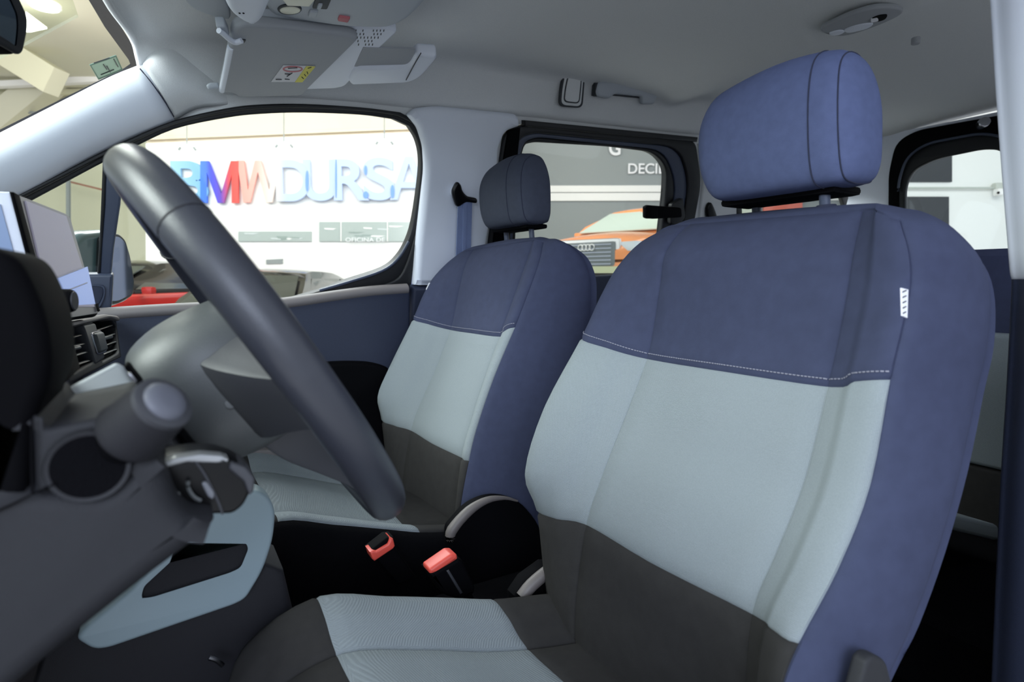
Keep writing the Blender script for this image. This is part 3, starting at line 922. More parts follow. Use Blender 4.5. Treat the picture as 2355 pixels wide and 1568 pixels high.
plate('hinge_cover', HN, [HN.px(round2([(1965, 1640), (1996, 1522), (2012, 1506), (2040, 1518), (2054, 1570), (2060, 1640)], [0, 10, 14, 14, 10, 0]))], .014, M['dash'], ds, bevel=.004, res=3)
#==DASH==
# ------------------------------------------------------------------ steering wheel
WC, WR, WT = Vector((-.076, .29, .838)), .18, radians(32.25)
e1, e2 = Vector((0, 1, 0)), Vector((sin(WT), 0, cos(WT)))
wn_ = Vector((cos(WT), 0, -sin(WT)))             # from the driver towards the dash
wp = lambda a, r=WR, t=0: WC + e1 * (r * cos(a)) + e2 * (r * sin(a)) + wn_ * t
sw = empty('steering_wheel', WC, 'large dark leather-rimmed steering wheel seen from the side', 'steering wheel')
rows = []
for k in range(97):
    a = 2 * pi * k / 96
    c = wp(a); rd = (e1 * cos(a) + e2 * sin(a))
    fat = .0162 + .0012 * max(0, cos(2 * (a - .7)))
    rows.append([c + rd * (fat * cos(2 * pi * j / 20)) + wn_ * (fat * 1.05 * sin(2 * pi * j / 20)) for j in range(20)])
rim = grid('rim', rows, M['leather'], sw, close_u=True)
for a in (radians(40), radians(140)):
    c = wp(a); rd = (e1 * cos(a) + e2 * sin(a))
    tube('rim_seam', [c + rd * (.0168 * cos(2 * pi * j / 20)) + wn_ * (.0176 * sin(2 * pi * j / 20)) for j in range(20)], .0011, M['inset'], rim, closed=True, n=1, seg=6)


def sring(c, ay, ae, p=3.2, n=32, sk=0):
    out = []
    for k in range(n):
        a = 2 * pi * k / n
        cc, ss = cos(a), sin(a)
        x = abs(cc) ** (2 / p) * (1 if cc >= 0 else -1)
        y = abs(ss) ** (2 / p) * (1 if ss >= 0 else -1)
        out.append(c + e1 * (ay * x) + e2 * (ae * y))
    return out


HC = WC + e2 * (-.004)
hub = grid('hub', [sring(HC + wn_ * t + e2 * d, a, b, 3.0) for t, a, b, d in [(-.012, .03, .03, 0), (-.010, .060, .055, 0), (.0, .070, .062, 0), (.02, .076, .066, 0), (.045, .078, .067, .002), (.070, .074, .064, .004), (.090, .064, .056, .005), (.098, .050, .042, .005)]], M['shroud'], sw, nu=1, nv=3, close_u=True, capends=True)
tube('hub_seam', [p * 1.0 for p in sring(HC + wn_ * .012, .0742, .0652, 3.0)], .0009, M['black'], hub, closed=True, n=1, seg=5)
# spokes from the hub to the rim
for a0, w, nm in ((radians(-8), .034, 'spoke'), (radians(188), .034, 'spoke'), (radians(-90), .036, 'spoke')):
    if nm is None: continue
    rd = e1 * cos(a0) + e2 * sin(a0)
    td = -e1 * sin(a0) + e2 * cos(a0)
    rows = []
    for r, k, t0, t1 in [(.045, 1.25, .0, .055), (.085, 1.1, .0, .046), (.12, .85, -.002, .030), (.15, .72, -.006, .016), (.172, .75, -.010, .010)]:
        c = WC + rd * r
        ww = w * k
        rows.append([c + td * (ww * cx) + wn_ * (t0 + (t1 - t0) * cy) for cx, cy in [(-1, .2), (-.8, 0), (.8, 0), (1, .2), (1, .8), (.8, 1), (-.8, 1), (-1, .8)]])
    grid(nm, rows, M['hub'], sw, nu=3, nv=4, close_u=True, capends=True)
bp = wp(radians(-95), .052, .03) + e1 * .074
cyl('cover_clip', P(530, 928, y=.368), P(530, 928, y=.355), .0045, M['shroud'], sw, bevel=.001)

# steering column shroud
SH = YP(.40)
qs = lambda f, L: f.px([tuple(p) for p in L])
sc_ = empty('steering_column', (.05, .33, .78), 'grey plastic steering column cover between the wheel and the dashboard', 'steering column')
SHT = Frame(P(200, 930, y=.40), (-1, 0, 0), (0, -.72, .69))
plate('upper_shroud', SHT, [qs(SHT, round2([(70, 990), (95, 930), (150, 885), (268, 824), (292, 838), (325, 888), (345, 935), (200, 965)], [10, 20, 20, 14, 14, 10, 10, 10]))], .06, M['cons'], sc_, bevel=.006, res=4)  # pale grey stands in for windscreen light; plane tilted up to catch it
plate('lower_shroud', SH, [qs(SH, round2([(80, 985), (200, 955), (345, 925), (400, 985), (470, 1065), (440, 1100), (350, 1120), (230, 1130), (90, 1120)], 12))], .14, M['dash'], sc_, bevel=.006, res=3, off=-.004)
plate('slot', SH, [qs(SH, round2([(283, 842), (293, 836), (327, 878), (330, 892), (318, 890)], 5))], .02, M['black'], sc_, bevel=.003, off=.001)
plate('slot_trim', SH, [qs(SH, round2([(292, 856), (300, 852), (318, 876), (312, 882)], 3))], .01, M['chrome'], sc_, bevel=.002, off=.003)
plate('fuse_tab', YP(.42), [YP(.42).px([(318, 1040), (372, 992), (428, 1050), (395, 1080), (345, 1085)])], .03, M['hub'], sc_, bevel=.002)
cyl_ = plate('gap_shadow', YP(.405), [YP(.405).px(round2([(395, 985), (408, 975), (462, 1042), (450, 1060), (432, 1045)], 6))], .02, M['black'], sc_, bevel=.003)
# indicator stalk
st = empty('indicator_stalk', P(200, 1085, y=.47), 'thick black round-ended control stalk nearest the camera, left of the wheel', 'stalk')
a, b = P(195, 1092, y=.47), P(378, 925, y=.515)
ax = (b - a).normalized()
Ls = (b - a).length
def lathe(nm, base, ax, prof, mt, par, seg=32):
    s_ = ax.cross(Vector((0, 0, 1))).normalized(); w = s_.cross(ax)
    rows = [[base + ax * t + s_ * (r * cos(2 * pi * k / seg)) + w * (r * sin(2 * pi * k / seg)) for k in range(seg)] for t, r in prof]
    return grid(nm, rows, mt, par, close_u=True, capends=True, ang=40)
lathe('arm', a, ax, [(-.01, .0120), (.0, .0120), (Ls * .30, .0128), (Ls * .50, .0150), (Ls * .60, .0165)], M['black'], st)
lathe('grip', a, ax, [(Ls * .56, .0150), (Ls * .58, .0175), (Ls * .61, .0185), (Ls * .66, .0176), (Ls * .93, .0158), (Ls * .97, .0148)], M['inset'], st)
lathe('ring', a, ax, [(Ls * .955, .0140), (Ls * .96, .0154), (Ls * 1.0, .0152), (Ls * 1.01, .0135)], M['hub'], st)
lathe('end_cap', a, ax, [(Ls * .99, .0115), (Ls * 1.02, .0112), (Ls * 1.05, .009), (Ls * 1.06, .004)], mat('pale_cap', (92, 94, 104), .5), st)
# control pod below the stalk
PD = YP(.47)
pod = empty('control_pod', PD.hit(460, 1120), 'glossy black control pod with silver trim below the stalk on the steering column', 'control')
qp = lambda L, k=0: PD.px([tuple(p) for p in L])
plate('body', PD, [qp(round2([(348, 1078), (375, 1060), (430, 1048), (490, 1046), (545, 1062), (578, 1090), (582, 1120), (560, 1165), (535, 1183), (440, 1184), (405, 1172), (385, 1120)], [8, 20, 20, 20, 16, 14, 14, 14, 12, 12, 12, 16]))], .035, M['gloss'], pod, bevel=.003, res=3)
plate('silver_trim', PD, [qp(round2([(362, 1068), (400, 1050), (460, 1042), (510, 1046), (528, 1056), (500, 1062), (430, 1060), (385, 1072)], 6))], .012, mat('satin_silver', (168, 170, 172), .3, metal=.4), pod, bevel=.0015, res=3, off=.003)
plate('side_trim', PD, [qp(round2([(530, 1060), (565, 1072), (586, 1098), (583, 1128), (572, 1138), (560, 1105), (524, 1075)], 6))], .03, M['hub'], pod, bevel=.002, res=3, off=.003)
plate('rocker', PD, [qp(round2([(462, 1108), (474, 1104), (493, 1130), (490, 1146), (478, 1140)], 6))], .01, mat('grey_rocker', (110, 112, 118), .3), pod, bevel=.001, off=.003)
tube('arc_mark', [PD.off(.004).hit(*p) for p in [(432, 1106), (434, 1124), (446, 1142), (462, 1151)]], .0012, M['shroud'], pod, n=4, seg=6)
cyl('sensor_dot', PD.off(.0).hit(406, 1138), PD.off(.004).hit(406, 1138), .0020, M['shroud'], pod)
tube('split_line', [PD.off(.002).hit(*p) for p in [(440, 1050), (470, 1090), (500, 1150), (512, 1182)]], .0008, M['hub'], pod, n=4, seg=6)

# ------------------------------------------------------------------ dashboard
db = empty('dashboard', (.25, 0, .4), 'dark grey plastic dashboard left of the steering wheel', 'dashboard')
DF = YP(.50)
plate('lower_panel', DF, [DF.px(round2([(-200, 930), (60, 930), (78, 1120), (235, 1125), (345, 1030), (385, 1100), (405, 1160), (440, 1195), (500, 1202), (470, 1240), (330, 1345), (150, 1490), (50, 1575), (-60, 1680), (-200, 1700)], [0, 6, 6, 10, 10, 14, 20, 20, 12, 40, 60, 60, 60, 40, 0]))], .13, M['dash'], db, bevel=.013, res=5, ang=60)
plate('upper_panel', DF, [DF.px(round2([(74, 955), (110, 985), (300, 945), (350, 1035), (240, 1128), (80, 1137)], 6))], .12, M['dash'], db, bevel=.004, res=4, off=.0)
tube('panel_gap', [DF.off(.003).hit(*p) for p in [(74, 960), (73, 1050), (75, 1136), (40, 1154), (0, 1172), (-60, 1200)]], .0007, M['black'], db, n=1, seg=6)
tube('panel_gap', [DF.off(.003).hit(*p) for p in [(75, 1136), (110, 1120), (130, 1111)]], .0007, M['black'], db, n=1, seg=6)
pc = DF.hit(205, 1070)
lathe('stalk_recess_ring', pc + Vector((0, -.012, 0)), Vector((0, 1, 0)), [(0, .0198), (.012, .0198), (.0155, .0185), (.0150, .0165), (.002, .0160)], M['dash'], db)
lathe('recess_shade_disc', pc + Vector((0, -.02, 0)), Vector((0, 1, 0)), [(0, .0165), (.0225, .0164), (.0228, .0163)], M['carpet'], db)  # flush disc, the shade of a hollow recess put into its black
IC = YP(.48)
plate('instrument_cowl', YP(.50), [YP(.50).px(spl([(-160, 560), (-60, 560), (0, 574), (45, 605), (85, 680), (108, 750), (116, 830), (108, 890), (88, 940), (74, 1000), (70, 1070)], 4) + [Vector((66, 1140)), Vector((-160, 1240))])], .10, M['black'], db, bevel=.008, res=4)
plate('cluster_side', YP(.30), [YP(.30).px([(95, 930), (115, 850), (112, 740), (150, 880), (118, 900)])], .10, M['black'], db, bevel=.005)
box('dash_body', (.50, -.11, .625), (.68, 1.12, .33), M['dash'], db, bevel=.03, seg=3)

# air vents
o_ = P(118, 750, y=.10)
VF = Frame(o_, (0, -1, 0), o_ - P(150, 882, y=.10))
av = empty('air_vent', VF.hit(200, 800), 'centre dashboard air vent with two louvred outlets and a thumb wheel', 'air vent')
v = lambda L, f=VF: f.px([tuple(p) for p in L])
hs = v([(116, 748), (240, 724), (262, 736), (274, 822), (152, 884)])
h1 = v(round2([(134, 762), (186, 748), (208, 834), (158, 860)], 6))
h2 = v(round2([(206, 742), (248, 732), (262, 748), (270, 812), (228, 834)], [5, 5, 12, 8, 5]))
plate('housing', VF, [hs, h1, h2], .03, M['dash'], av, bevel=.003, off=.004)
plate('back', VF, [hs], .005, M['carpet'], av, off=-.02)
plate('top_ledge', VF, [v(round2([(110, 750), (225, 724), (258, 728), (262, 740), (240, 733), (120, 758)], 3))], .03, M['sill'], av, bevel=.004, off=.012)
for L in ([(138, 782), (190, 769)], [(142, 803), (196, 789)], [(148, 824), (202, 808)], [(153, 845), (206, 828)], [(214, 762), (256, 748)], [(219, 782), (262, 768)], [(223, 800), (264, 786)], [(227, 818), (266, 803)]):
    tube('slat', [VF.off(-.002).hit(*L[0]), VF.off(-.002).hit(*L[1])], .0032, M['shroud'], av, n=1, seg=8, flat=.4)
for px, py in ((168, 800), (244, 775)):
    plate('slat_tab', VF, [v(round2([(px - 10, py), (px + 10, py - 5), (px + 12, py + 3), (px - 8, py + 8)], 2))], .012, M['shroud'], av, bevel=.002, off=.004)
plate('divider', VF, [v(round2([(180, 748), (208, 742), (232, 826), (210, 840)], 4))], .02, M['hub'], av, bevel=.004, off=.006)
plate('thumb_wheel', VF, [v(round2([(198, 768), (218, 764), (230, 808), (212, 814)], 4))], .024, M['shroud'], av, bevel=.004, res=3, off=.012)
plate('wheel_rim', VF, [v(round2([(196, 766), (220, 761), (233, 812), (210, 818)], 5)), v(round2([(198, 768), (218, 764), (230, 808), (212, 814)], 4))], .018, M['chrome'], av, bevel=.001, off=.008)

# touchscreen
T0, T1, T2, T3 = P(28, 441, y=.10), P(112, 742, y=.10), P(157, 490, y=-.06), P(228, 726, y=-.06)
TF = Frame(T1, (T3 - T1) + (T2 - T0), T0 - T1)
ts = empty('touchscreen', TF.pt(.07, .0), 'upright touchscreen with pale bezel and glossy display standing on the dashboard', 'screen')
tv = lambda L: TF.px([tuple(p) for p in L])
plate('bezel', TF, [tv(round2([(30, 442), (150, 489), (160, 500), (227, 722), (222, 728), (112, 744)], [2, 10, 10, 6, 4, 2]))], .02, M['black'], ts, bevel=.003, off=0)
plate('front_glass', TF, [tv(round2([(38, 449), (150, 493), (158, 502), (222, 720), (114, 738)], [2, 8, 8, 4, 2]))], .004, mat('pale_bezel_glass', (130, 126, 130), .3), ts, off=.0015)
dm = mat('screen_reflection_glow', (150, 146, 156), .35, spec=.3, emis=(168, 166, 190), estr=.28)  # reflections on the screen put into the colour as a flat glow
plate('display', TF, [tv([(52, 462), (146, 498), (212, 706), (110, 706)])], .002, dm, ts, off=.003)
plate('reflection_area', TF, [tv([(88, 655), (194, 614), (212, 700), (110, 706)])], .001, mat('lilac_reflection_glow', (160, 176, 220), .35, spec=.3, emis=(150, 175, 235), estr=.55), ts, off=.0036)  # brighter lower reflection painted as a glowing lilac patch
for L in ([(88, 655), (192, 615)], [(96, 690), (200, 650)]):
    tube('reflection_line', [TF.off(.0042).hit(*p) for p in L], .0008, M['white'], ts, n=1, seg=5)  # white lines painted within the imitated reflection
plate('status_bar', TF, [tv([(214, 700), (218, 698), (223, 716), (219, 718)])], .001, M['black'], ts, off=.0036)
S2 = YP(.115)
plate('side_cover', S2, [S2.px([(-80, 436), (24, 441), (108, 738), (60, 742), (-80, 742)])], .03, M['trim'], ts, bevel=.003, off=0)
plate('side_cover_edge', S2, [S2.px([(-80, 470), (2, 470), (62, 690), (56, 700), (-80, 700)])], .004, mat('cool_blue_cover_inset', (128, 150, 186), .3), ts, off=.002)
plate('black_edge', S2, [S2.px([(22, 441), (32, 442), (114, 742), (100, 742)])], .034, M['black'], ts, bevel=.002, off=.003)
k0 = P(102, 692, y=.125)
lathe('volume_knob', k0, Vector((-.94, .2, 0)).normalized(), [(0, .0095), (.004, .0120), (.022, .0118), (.025, .0105)], M['black'], ts)
lathe('knob_face', k0, Vector((-.94, .2, 0)).normalized(), [(.0245, .0098), (.0262, .0092)], M['hub'], ts)

# centre console
CF = YP(.11)
cc = empty('centre_console', CF.hit(450, 1350), 'pale blue framed lower centre console below the dashboard', 'console')
co = round2([(470, 1170), (560, 1128), (598, 1128), (624, 1150), (634, 1180), (629, 1240), (606, 1312), (566, 1378), (540, 1392), (400, 1440), (250, 1492), (215, 1496), (172, 1470), (200, 1440), (300, 1360)], [0, 10, 20, 14, 20, 30, 30, 30, 20, 40, 30, 24, 16, 10, 0])
ci = round2([(400, 1238), (575, 1241), (582, 1260), (562, 1310), (535, 1324), (350, 1383), (318, 1386), (313, 1372), (320, 1345), (380, 1290)], [0, 14, 14, 26, 26, 26, 14, 12, 12, 0])
plate('frame', CF, [CF.px([tuple(p) for p in co]), CF.px([tuple(p) for p in ci])], .035, M['blue'], cc, bevel=.005, res=4, ang=60)
plate('inset_panel', CF, [CF.px([tuple(p) for p in ci])], .02, M['inset'], cc, off=-.006)
plate('lower_cover', CF, [CF.px([(120, 1430), (215, 1500), (560, 1382), (612, 1310), (660, 1330), (700, 1500), (300, 1800), (0, 1800)])], .10, M['inset'], cc, bevel=.01, off=-.02)
for k, (r, mt) in enumerate([(1.0, M['sill']), (.78, M['black']), (.7, M['sill']), (.5, M['black']), (.42, M['sill'])]):
    pts = [(575 + 33 * r * cos(2 * pi * j / 20), 1146 + 17 * r * sin(2 * pi * j / 20) + 2) for j in range(20)]
    ZC = Frame(CF.hit(580, 1150) + Vector((0, -.02, .002)), (-1, 0, 0), (-.0, -1, .6))
    if ZC.n.y < 0: ZC = Frame(ZC.o, (-1, 0, 0), (0, -.35, 1))
    plate('dial_ring', ZC, [ZC.px(pts)], .004, mt, cc, bevel=.001, off=.004 + .0008 * k)
struct(box('trim_12', (-.25, .0, .20), (.8, .17, .26), M['carpet'], bevel=.02))
lv = tube('glint_bar', [P(480, 1512, y=.12), P(497, 1518, y=.12), P(512, 1530, y=.12)], .003, M['chrome'], n=3, seg=8)  # chrome bar added for a glint, no known lever here
tag(lv, 'tiny chrome bar added as a glint low in the dark beside the near seat', 'lever')

# ------------------------------------------------------------------ buckles and belts
B1 = YP(-.045)
b1 = empty('seatbelt_buckle', B1.hit(885, 1270), 'black seatbelt buckle with a red U-shaped button beside the far seat', 'buckle', 'seatbelt buckles')
plate('body', B1, [B1.px([(852, 1272), (893, 1240), (908, 1238), (912, 1262), (960, 1330), (920, 1350), (868, 1290)])], .03, M['black'], b1, bevel=.004, off=-.006)
plate('release_button', B1, [B1.px([(851, 1270), (858, 1267), (866, 1268), (893, 1252), (899, 1238), (905, 1240), (909, 1256), (905, 1262), (862, 1291), (856, 1286)])], .03, M['red'], b1, bevel=.003, off=.0)
B2 = YP(.045)
b2 = empty('seatbelt_buckle', B2.hit(1040, 1330), 'black seatbelt buckle with a red bar button standing between the front seats', 'buckle', 'seatbelt buckles')
plate('body', B2, [B2.px(round2([(990, 1322), (1056, 1285), (1066, 1290), (1094, 1350), (1092, 1366), (1060, 1380), (1030, 1372), (1018, 1366)], 4))], .045, M['black'], b2, bevel=.006, res=3, off=0)
plate('release_button', B2, [B2.px(round2([(990, 1312), (1040, 1277), (1054, 1277), (1056, 1288), (1004, 1324), (991, 1323)], 4))], .032, M['red'], b2, bevel=.005, res=3, off=-.003)
plate('rib', B2, [B2.px([(1026, 1312), (1032, 1309), (1064, 1362), (1058, 1366)])], .01, M['hub'], b2, bevel=.002, off=.002)
plate('stem', B2, [B2.px([(1052, 1374), (1090, 1362), (1105, 1400), (1070, 1420)])], .02, M['black'], b2, bevel=.004, off=-.01)

BD_ = SIDE.off(.058)
bl = empty('seatbelt', BD_.hit(1065, 500), 'grey-blue seatbelt hanging from a black loop on the pillar behind the far seat', 'seatbelt')
plate('webbing', BD_, [BD_.px([(1052, 462), (1084, 464), (1082, 540), (1080, 630), (1046, 630), (1048, 560)])], .003, M['belt'], bl, off=.006)
plate('webbing_fold', BD_, [BD_.px([(1062, 462), (1072, 462), (1070, 560), (1068, 630), (1060, 630), (1061, 560)])], .004, M['belt'], bl, bevel=.001, off=.008)
plate('belt_loop', BD_, [BD_.px(spl([(1044, 424), (1050, 418), (1057, 425), (1061, 438), (1072, 450), (1092, 455), (1092, 466), (1070, 464), (1050, 474), (1042, 460), (1038, 440)], 4, True))], .016, M['gloss'], bl, bevel=.005, res=3, off=.012)
cyl('loop_bolt', BD_.off(-.04).hit(1048, 440), BD_.off(.0).hit(1048, 440), .016, M['trim'], bl, bevel=.003)
BC = SIDE.off(.03)
t = plate('belt_anchor', BC, [BC.px(spl([(1629, 500), (1628, 480), (1635, 466), (1642, 475), (1650, 500), (1640, 505)], 4, True))], .016, M['gloss'], bevel=.004)
tag(t, 'black belt anchor on the rear pillar, left below the near headrest', 'belt anchor')
for k in range(1):
    tg = [P(982, 660, y=-.63), P(990, 650, y=-.63), P(999, 654, y=-.63), P(988, 678, y=-.63), P(979, 674, y=-.63)]
    o = plate('side_tag', YP(-.625), [YP(-.625).px([(981, 664), (988, 650), (998, 652), (990, 672), (980, 678)])], .004, M['white'], ps)
    o['label'] = 'small white cloth tag'

# ------------------------------------------------------------------ roof fittings
ZF = lambda z: Frame((0, 0, z), (-1, 0, 0), (0, 1, 0))           # faces down
A_, B_, C_ = P(524, 82, z=1.338), P(508, 214, y=-.58), P(692, 222, y=-.58)
VS = Frame(A_, (C_ - B_), (A_ - B_))
vs = empty('sun_visor', VS.hit(650, 150), 'grey passenger sun visor folded up against the roof, with a warning sticker', 'sun visor')
vq = lambda L, f=VS: f.px([tuple(p) for p in L])
plate('panel', VS, [vq(round2([(536, 66), (560, 57), (620, 62), (800, 82), (828, 90), (806, 112), (712, 204), (700, 218), (690, 222), (548, 226), (536, 216), (505, 214), (530, 100)], [12, 10, 40, 20, 12, 20, 20, 10, 6, 8, 6, 12, 10]))], .022, M['visor'], vs, bevel=.008, res=4, ang=60)
tube('edge_welt', [VS.off(-.004).hit(*p) for p in [(530, 108), (522, 150), (510, 208)]], .006, M['trim'], vs, n=4, seg=10)
tube('hinge_arm', [VS.off(.004).hit(*p) for p in [(503, 70), (514, 78), (530, 92), (542, 97), (556, 93)]], .005, M['trim'], vs, n=4, seg=10)
plate('hinge_mount', VS, [vq(round2([(496, 62), (520, 62), (530, 84), (510, 86)], 6))], .02, M['cons'], vs, bevel=.004, off=.0)
plate('hinge_end', VS, [vq(round2([(548, 88), (566, 90), (562, 97), (550, 98)], 3))], .006, M['ink'], vs, bevel=.001, off=.002)
wlb = plate('warning_sticker', VS, [vq([(651, 149), (725, 151), (695, 187), (623, 187)])], .001, M['paper'], vs, off=.0014)
plate('yellow_strip', VS, [vq([(704, 150.5), (725, 151), (695, 187), (678, 187)])], .001, M['yellow'], wlb, off=.0022)
el = lambda cx, cy, a, b: [(cx + a * cos(2 * pi * k / 24) + (-.0) * sin(2 * pi * k / 24), cy + b * sin(2 * pi * k / 24)) for k in range(24)]
plate('red_ring', VS, [vq(el(673, 157, 23, 7)), vq(el(673, 157, 20, 5))], .0008, M['redink'], wlb, off=.0022)
for L in ([(662, 157), (684, 156)], [(655, 170), (668, 171)], [(660, 176), (672, 168)], [(634, 183), (648, 183)], [(655, 182), (666, 183)], [(708, 157), (716, 155)], [(706, 165), (708, 170)], [(700, 171), (703, 175)], [(694, 177), (698, 181)]):
    tube('print_mark', [VS.off(.0026).hit(*p) for p in L], .0009, M['ink'], wlb, n=1, seg=5)
ZV = ZF(1.345)
t = plate('visor_clip', SIDE.off(.06), [SIDE.off(.06).px(round2([(474, 196), (482, 190), (503, 189), (504, 204), (480, 207)], 5))], .012, M['cons'], bevel=.004)
tag(t, 'small oval visor clip on the headliner at the lower left of the visor', 'clip')

Z1 = ZF(1.372)
oc = empty('overhead_console', Z1.hit(800, 30), 'pale grey overhead console with a reading lamp and a red button at the top', 'console')
zq = lambda L, f=Z1: f.px([tuple(p) for p in L])
plate('body', Z1, [zq(round2([(590, -90), (600, 0), (622, 38), (700, 52), (790, 66), (895, 68), (935, 52), (975, 15), (1010, -30), (1040, -90)], [0, 30, 14, 40, 40, 24, 20, 40, 40, 0]))], .04, M['cons'], oc, bevel=.014, res=5, ang=60)
plate('lamp_rim', Z1, [zq(el(666, 20, 28, 12))], .006, M['ink'], oc, bevel=.002, off=.0025)
plate('lamp_lens', Z1, [zq(el(667, 20, 24, 8.5))], .006, M['cream'], oc, bevel=.002, off=.004)
plate('lamp_cover', Z1, [zq([(645, -10), (730, -10), (712, 12), (660, 10)])], .006, M['cream'], oc, bevel=.002, off=.003)
plate('switch_panel', Z1, [zq(round2([(728, -12), (765, -12), (752, 18), (718, 16)], 3))], .006, M['ink'], oc, bevel=.001, off=.003)
plate('switch', Z1, [zq(round2([(732, 3), (742, 3), (738, 13), (728, 13)], 2))], .006, M['cons'], oc, bevel=.001, off=.006)
plate('switch', Z1, [zq(round2([(712, 21), (732, 22), (727, 35), (708, 34)], 3))], .006, M['cons'], oc, bevel=.002, off=.005)
plate('red_button', Z1, [zq(round2([(780, 34), (806, 38), (800, 48), (776, 44)], 3))], .007, M['redink'], oc, bevel=.002, off=.004)
Z2 = Frame(P(640, 42, z=1.384), (-1, 0, 0), (0, 1, .19))
tr = empty('overhead_tray', Z2.hit(850, 150), 'pale grey overhead storage shelf with an open tray to the right of the visor', 'shelf')
plate('panel', Z2, [zq(round2([(600, 40), (640, 42), (800, 66), (900, 66), (915, 74), (860, 125), (825, 150), (812, 178), (795, 200), (770, 205), (700, 207), (705, 190), (800, 100), (790, 82), (620, 56)], [4, 10, 20, 10, 8, 20, 20, 14, 14, 10, 6, 10, 20, 10, 6]), Z2)], .02, M['trim'], tr, bevel=.006, res=3)
plate('tray_lip', Z2, [zq(round2([(815, 150), (940, 147), (955, 118), (1003, 121), (1004, 130), (968, 172), (940, 185), (808, 190), (800, 180)], [20, 14, 10, 8, 8, 20, 14, 10, 10]), Z2)], .03, M['trim'], tr, bevel=.009, res=4, off=.008)
plate('tray_hollow', Z2, [zq([(835, 108), (955, 112), (945, 150), (815, 152)], Z2)], .004, M['visor'], tr, off=.001)
V_ = []
random.seed(4)
tube('tray_seam', [Z2.off(.010).hit(*p) for p in [(968, 122), (952, 150), (934, 184)]], .0012, M['ink'], tr, n=3, seg=6)
pm = []
for r_ in range(5):
    for c_ in range(9 - r_):
        if random.random() < .18: continue
        x0 = 818 + c_ * 8 + r_ * 1.5; y0_ = 68 + r_ * 8
        pm.append([(x0, y0_), (x0 + 2.2, y0_), (x0 + 1.4, y0_ + 5), (x0 - .8, y0_ + 5)])
Vv, Ff = [], []
for L in pm:
    k = len(Vv)
    Vv += [Z2.off(.0006).hit(*p) for p in L]; Ff.append((k, k + 1, k + 2, k + 3))
tag(mesh('small_print', Vv, Ff, M['ink'], tr, False), kind='stuff')

# rear-view mirror base cover beside the console, and the mirror itself
Z3 = ZF(1.33)
mc = empty('mirror_sensor_cover', Z3.hit(570, 20), 'smooth pale sensor cover with two tiny holes hanging above the visor hinge', 'cover')
plate('shell', Z3, [zq(round2([(500, -80), (510, 0), (525, 35), (560, 58), (592, 64), (605, 55), (630, 0), (650, -80)], [0, 40, 30, 20, 14, 10, 30, 0]), Z3)], .05, M['trim'], mc, bevel=.018, res=5, ang=60)
for px in (551, 560):
    cyl('hole', Z3.hit(px, 30) + Vector((0, 0, .004)), Z3.hit(px, 30) + Vector((0, 0, -.0008)), .0016, M['black'], mc)
Z4 = ZF(1.385)
plate('base_ring', Z4, [zq(spl([(415, -40), (425, 0), (455, 25), (520, 45), (530, 30), (520, 0), (515, -40)], 4) , Z4)], .008, M['cons'], mc, bevel=.003)
MF = Frame(P(20, 30, d=.60), (-.5, -.86, 0), (0, -.05, 1))
rm = empty('rear_view_mirror', MF.hit(20, 40), 'corner of the black-framed interior rear-view mirror at the top left', 'mirror')
mo = round2([(-160, -80), (10, -60), (38, -10), (60, 38), (60, 70), (50, 118), (42, 126), (5, 104), (-160, 40)], [0, 20, 20, 14, 14, 10, 10, 20, 0])
mi = round2([(-160, -74), (-2, -54), (22, -6), (40, 34), (42, 62), (38, 106), (34, 112), (0, 88), (-160, 26)], [0, 20, 20, 14, 14, 8, 8, 20, 0])
plate('housing', MF, [MF.px([tuple(p) for p in mo])], .03, M['black'], rm, bevel=.006, res=3, off=-.002)
plate('rim', MF, [MF.px([tuple(p) for p in mo]), MF.px([tuple(p) for p in mi])], .006, M['rubber'], rm, bevel=.002, off=.002)
plate('glass', MF, [MF.px([tuple(p) for p in mi])], .003, mat('dim_mirror', (120, 135, 148), .04, metal=1), rm, off=.001)

# grab handle and oval cap over the sliding door
HF = SIDE.off(.035)
gh = empty('grab_handle', HF.hit(1440, 210), 'grey folding grab handle on the roof edge above the sliding door window', 'handle')
plate('grip', HF, [HF.px(round2([(1374, 190), (1385, 187), (1420, 188), (1490, 200), (1508, 206), (1509, 222), (1502, 240), (1476, 240), (1474, 222), (1410, 216), (1400, 228), (1372, 222), (1369, 212)], [6, 6, 20, 20, 8, 8, 5, 5, 6, 12, 10, 8, 6]))], .022, M['cons'], gh, bevel=.008, res=4, off=.008, ang=60)
plate('grip_recess', HF, [HF.px([(1410, 214), (1478, 222), (1474, 226), (1408, 219)])], .008, M['ink'], gh, off=-.006)
for L in ([(1370, 190), (1378, 190), (1374, 222), (1368, 220)],):
    plate('end_cap', HF, [HF.px(L)], .02, M['ink'], gh, bevel=.003, off=.001)
HO = SIDE.off(.024)
ov = empty('access_cover', HO.hit(1318, 205), 'oval plastic access cover in the headliner left of the grab handle', 'cover')
oo = round2([(1300, 158), (1346, 166), (1344, 200), (1340, 249), (1287, 245), (1290, 200)], [22, 20, 10, 14, 14, 20])
oi = round2([(1303, 162), (1342, 169), (1340, 200), (1336, 245), (1291, 241), (1294, 200)], [20, 18, 10, 12, 12, 18])
o2_ = round2([(1306, 168), (1338, 173), (1336, 205), (1332, 239), (1295, 235), (1298, 205)], [17, 15, 10, 11, 11, 15])
plate('rim', HO, [HO.px([tuple(p) for p in oo])], .008, M['ink'], ov, off=-.001)
plate('collar', HO, [HO.px([tuple(p) for p in oi])], .008, M['liner'], ov, bevel=.001, off=.0005)
plate('groove', HO, [HO.px([tuple(p) for p in o2_])], .008, M['ink'], ov, off=.0012)
